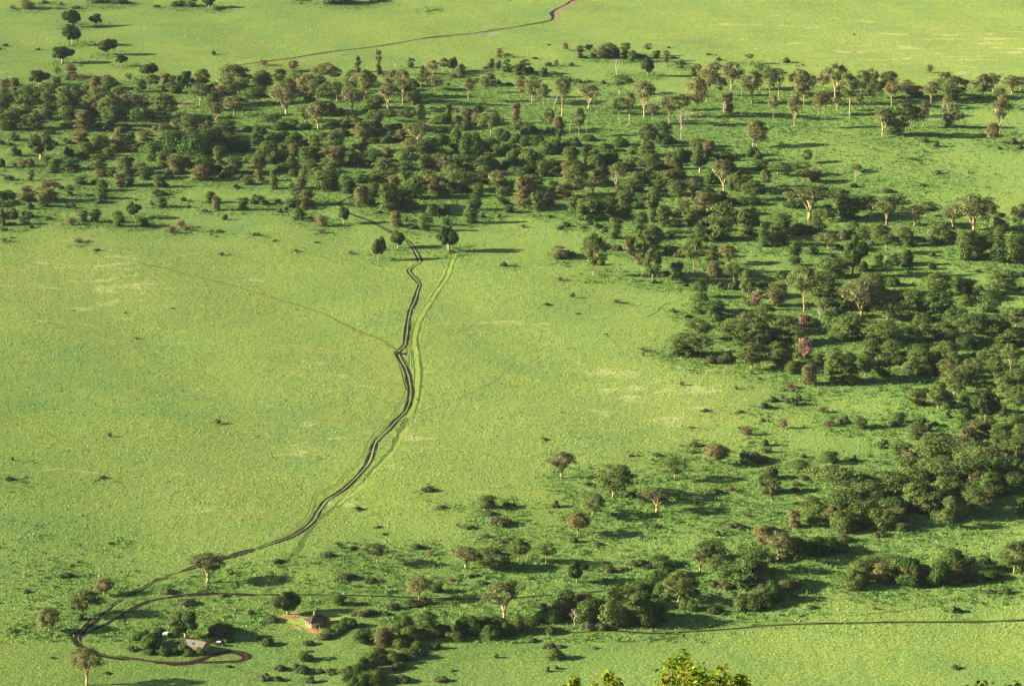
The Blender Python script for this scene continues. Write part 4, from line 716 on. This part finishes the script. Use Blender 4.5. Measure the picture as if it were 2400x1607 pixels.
for i, (a_, b_) in enumerate([(682, 1447), (693, 1446.5), (699, 1446)]):
    x, y, z, t = ground(a_, b_); mb = MB(); mb.tube([(0, 0, -.2), (.05, 0, .9), (0, .04, 1.7)], [.14, .13, .11], 7); mb.tube([(0, 0, .1), (0, 0, .25)], [.22, .2], 7)
    o = mb.build('wooden_post', M['wood']); o.location = (x, y, z); tag(o, ('leftmost', 'middle', 'rightmost')[i]+' wooden post on the earth patch behind the cottage', 'post', 'posts behind the cottage')

# ---------------------------------------------------------------- leafy tree tops on the slope just below the viewpoint
def near_tree(tops, dist, label, leaf, ls, seed, hh):
    rg = np.random.default_rng(seed); Q = []; pts = []
    for a_, b_, rr in tops:
        d_ = ray(a_, b_); tt = dist*rg.uniform(.985, 1.015); p = np.array([d_[0]*tt, d_[1]*tt, CAMZ+d_[2]*tt]); r_ = rr*1.55*dist/FPX; p[2] -= r_; pts.append((p, r_))
    cx_, cy_ = np.mean([p[0] for p, _ in pts]), np.mean([p[1] for p, _ in pts]); zt = min(p[2] for p, _ in pts); base = np.array([cx_, cy_, hill_z(cx_, cy_)])
    root = empty('leafy_tree', tuple(base), 0, label, 'tree', 'tree tops poking up at the bottom edge')
    W = max(1.2, np.ptp([p[0] for p, _ in pts])/2+.4)
    for i in range(16):
        d = unit(rg.normal(size=(1, 3)))[0]; r_ = rg.uniform(.45, .7); pts.append((np.array([cx_+d[0]*W*.8, cy_+d[1]*W*.8, zt-1.2-abs(d[2])*2.2]), r_))
    mb = MB(); r0 = .13; zb = max(.5, (zt-base[2])*.45); mb.tube([(0, 0, -.5), (.05, 0, zb*.6), (0, .05, zb)], [r0*1.3, r0, r0*.85], 7)
    for p, r_ in pts:
        q = p-base; Q.append(blob(q, r_, int(900*r_*r_/(ls/.05)**2)+40, ls, rg, 1.0))
        n2 = int(520*r_*r_/(ls/.05)**2)+10; dd_ = unit(rg.normal(size=(n2, 3))); Q.append(quads(q+dd_*r_*rg.uniform(.2, 1.25, (n2, 1)), unit(dd_+rg.normal(0, .6, (n2, 3))), ls*1.1, rg, .4))
        P = bend((0, .05, zb), q, rg, .1, 3); mb.tube(P, np.linspace(r0*.5, .015, len(P)), 5)
    v, f = cat(Q); link('crown', mesh_np('crown', v, f, M[leaf]), root); mb.build('trunk', M['bark_brown'], root, True)
near_tree([(1598,1524,14),(1575,1545,20),(1612,1548,24),(1640,1560,22),(1590,1580,30),(1640,1590,30),(1565,1585,22),(1690,1562,16),(1700,1585,26),(1738,1578,12),(1742,1598,20),(1665,1600,24)], 62, 'bright yellow green leafy tree top, larger one right of centre', 'near', .055, 31, 8)
near_tree([(1346,1583,9),(1352,1602,16),(1426,1572,10),(1415,1590,18),(1440,1592,16),(1395,1600,16),(1325,1606,8)], 60, 'bright yellow green leafy tree top, smaller one at bottom centre', 'near', .055, 32, 8)
near_tree([(2300,1594,14),(2330,1604,18),(2385,1596,16),(2360,1606,22),(2280,1608,14)], 75, 'dark leafy tree top in the bottom right corner', 'near_shaded', .07, 33, 8)

# ---------------------------------------------------------------- air
m, n_, l_ = newmat('haze_air'); pv = N(n_, 'ShaderNodeVolumePrincipled'); pv.inputs['Color'].default_value = (.72,.86,1.0,1); pv.inputs['Density'].default_value = .0000095; pv.inputs['Anisotropy'].default_value = .2
oo = N(n_, 'ShaderNodeOutputMaterial'); l_.new(pv.outputs[0], oo.inputs['Volume'])
mb = MB(); mb.box((0, 4000, 235), (18200, 11200, 476)); hz = mb.build('haze', m); tag(hz, 'thin pale haze over the whole plain', 'haze', kind='stuff')
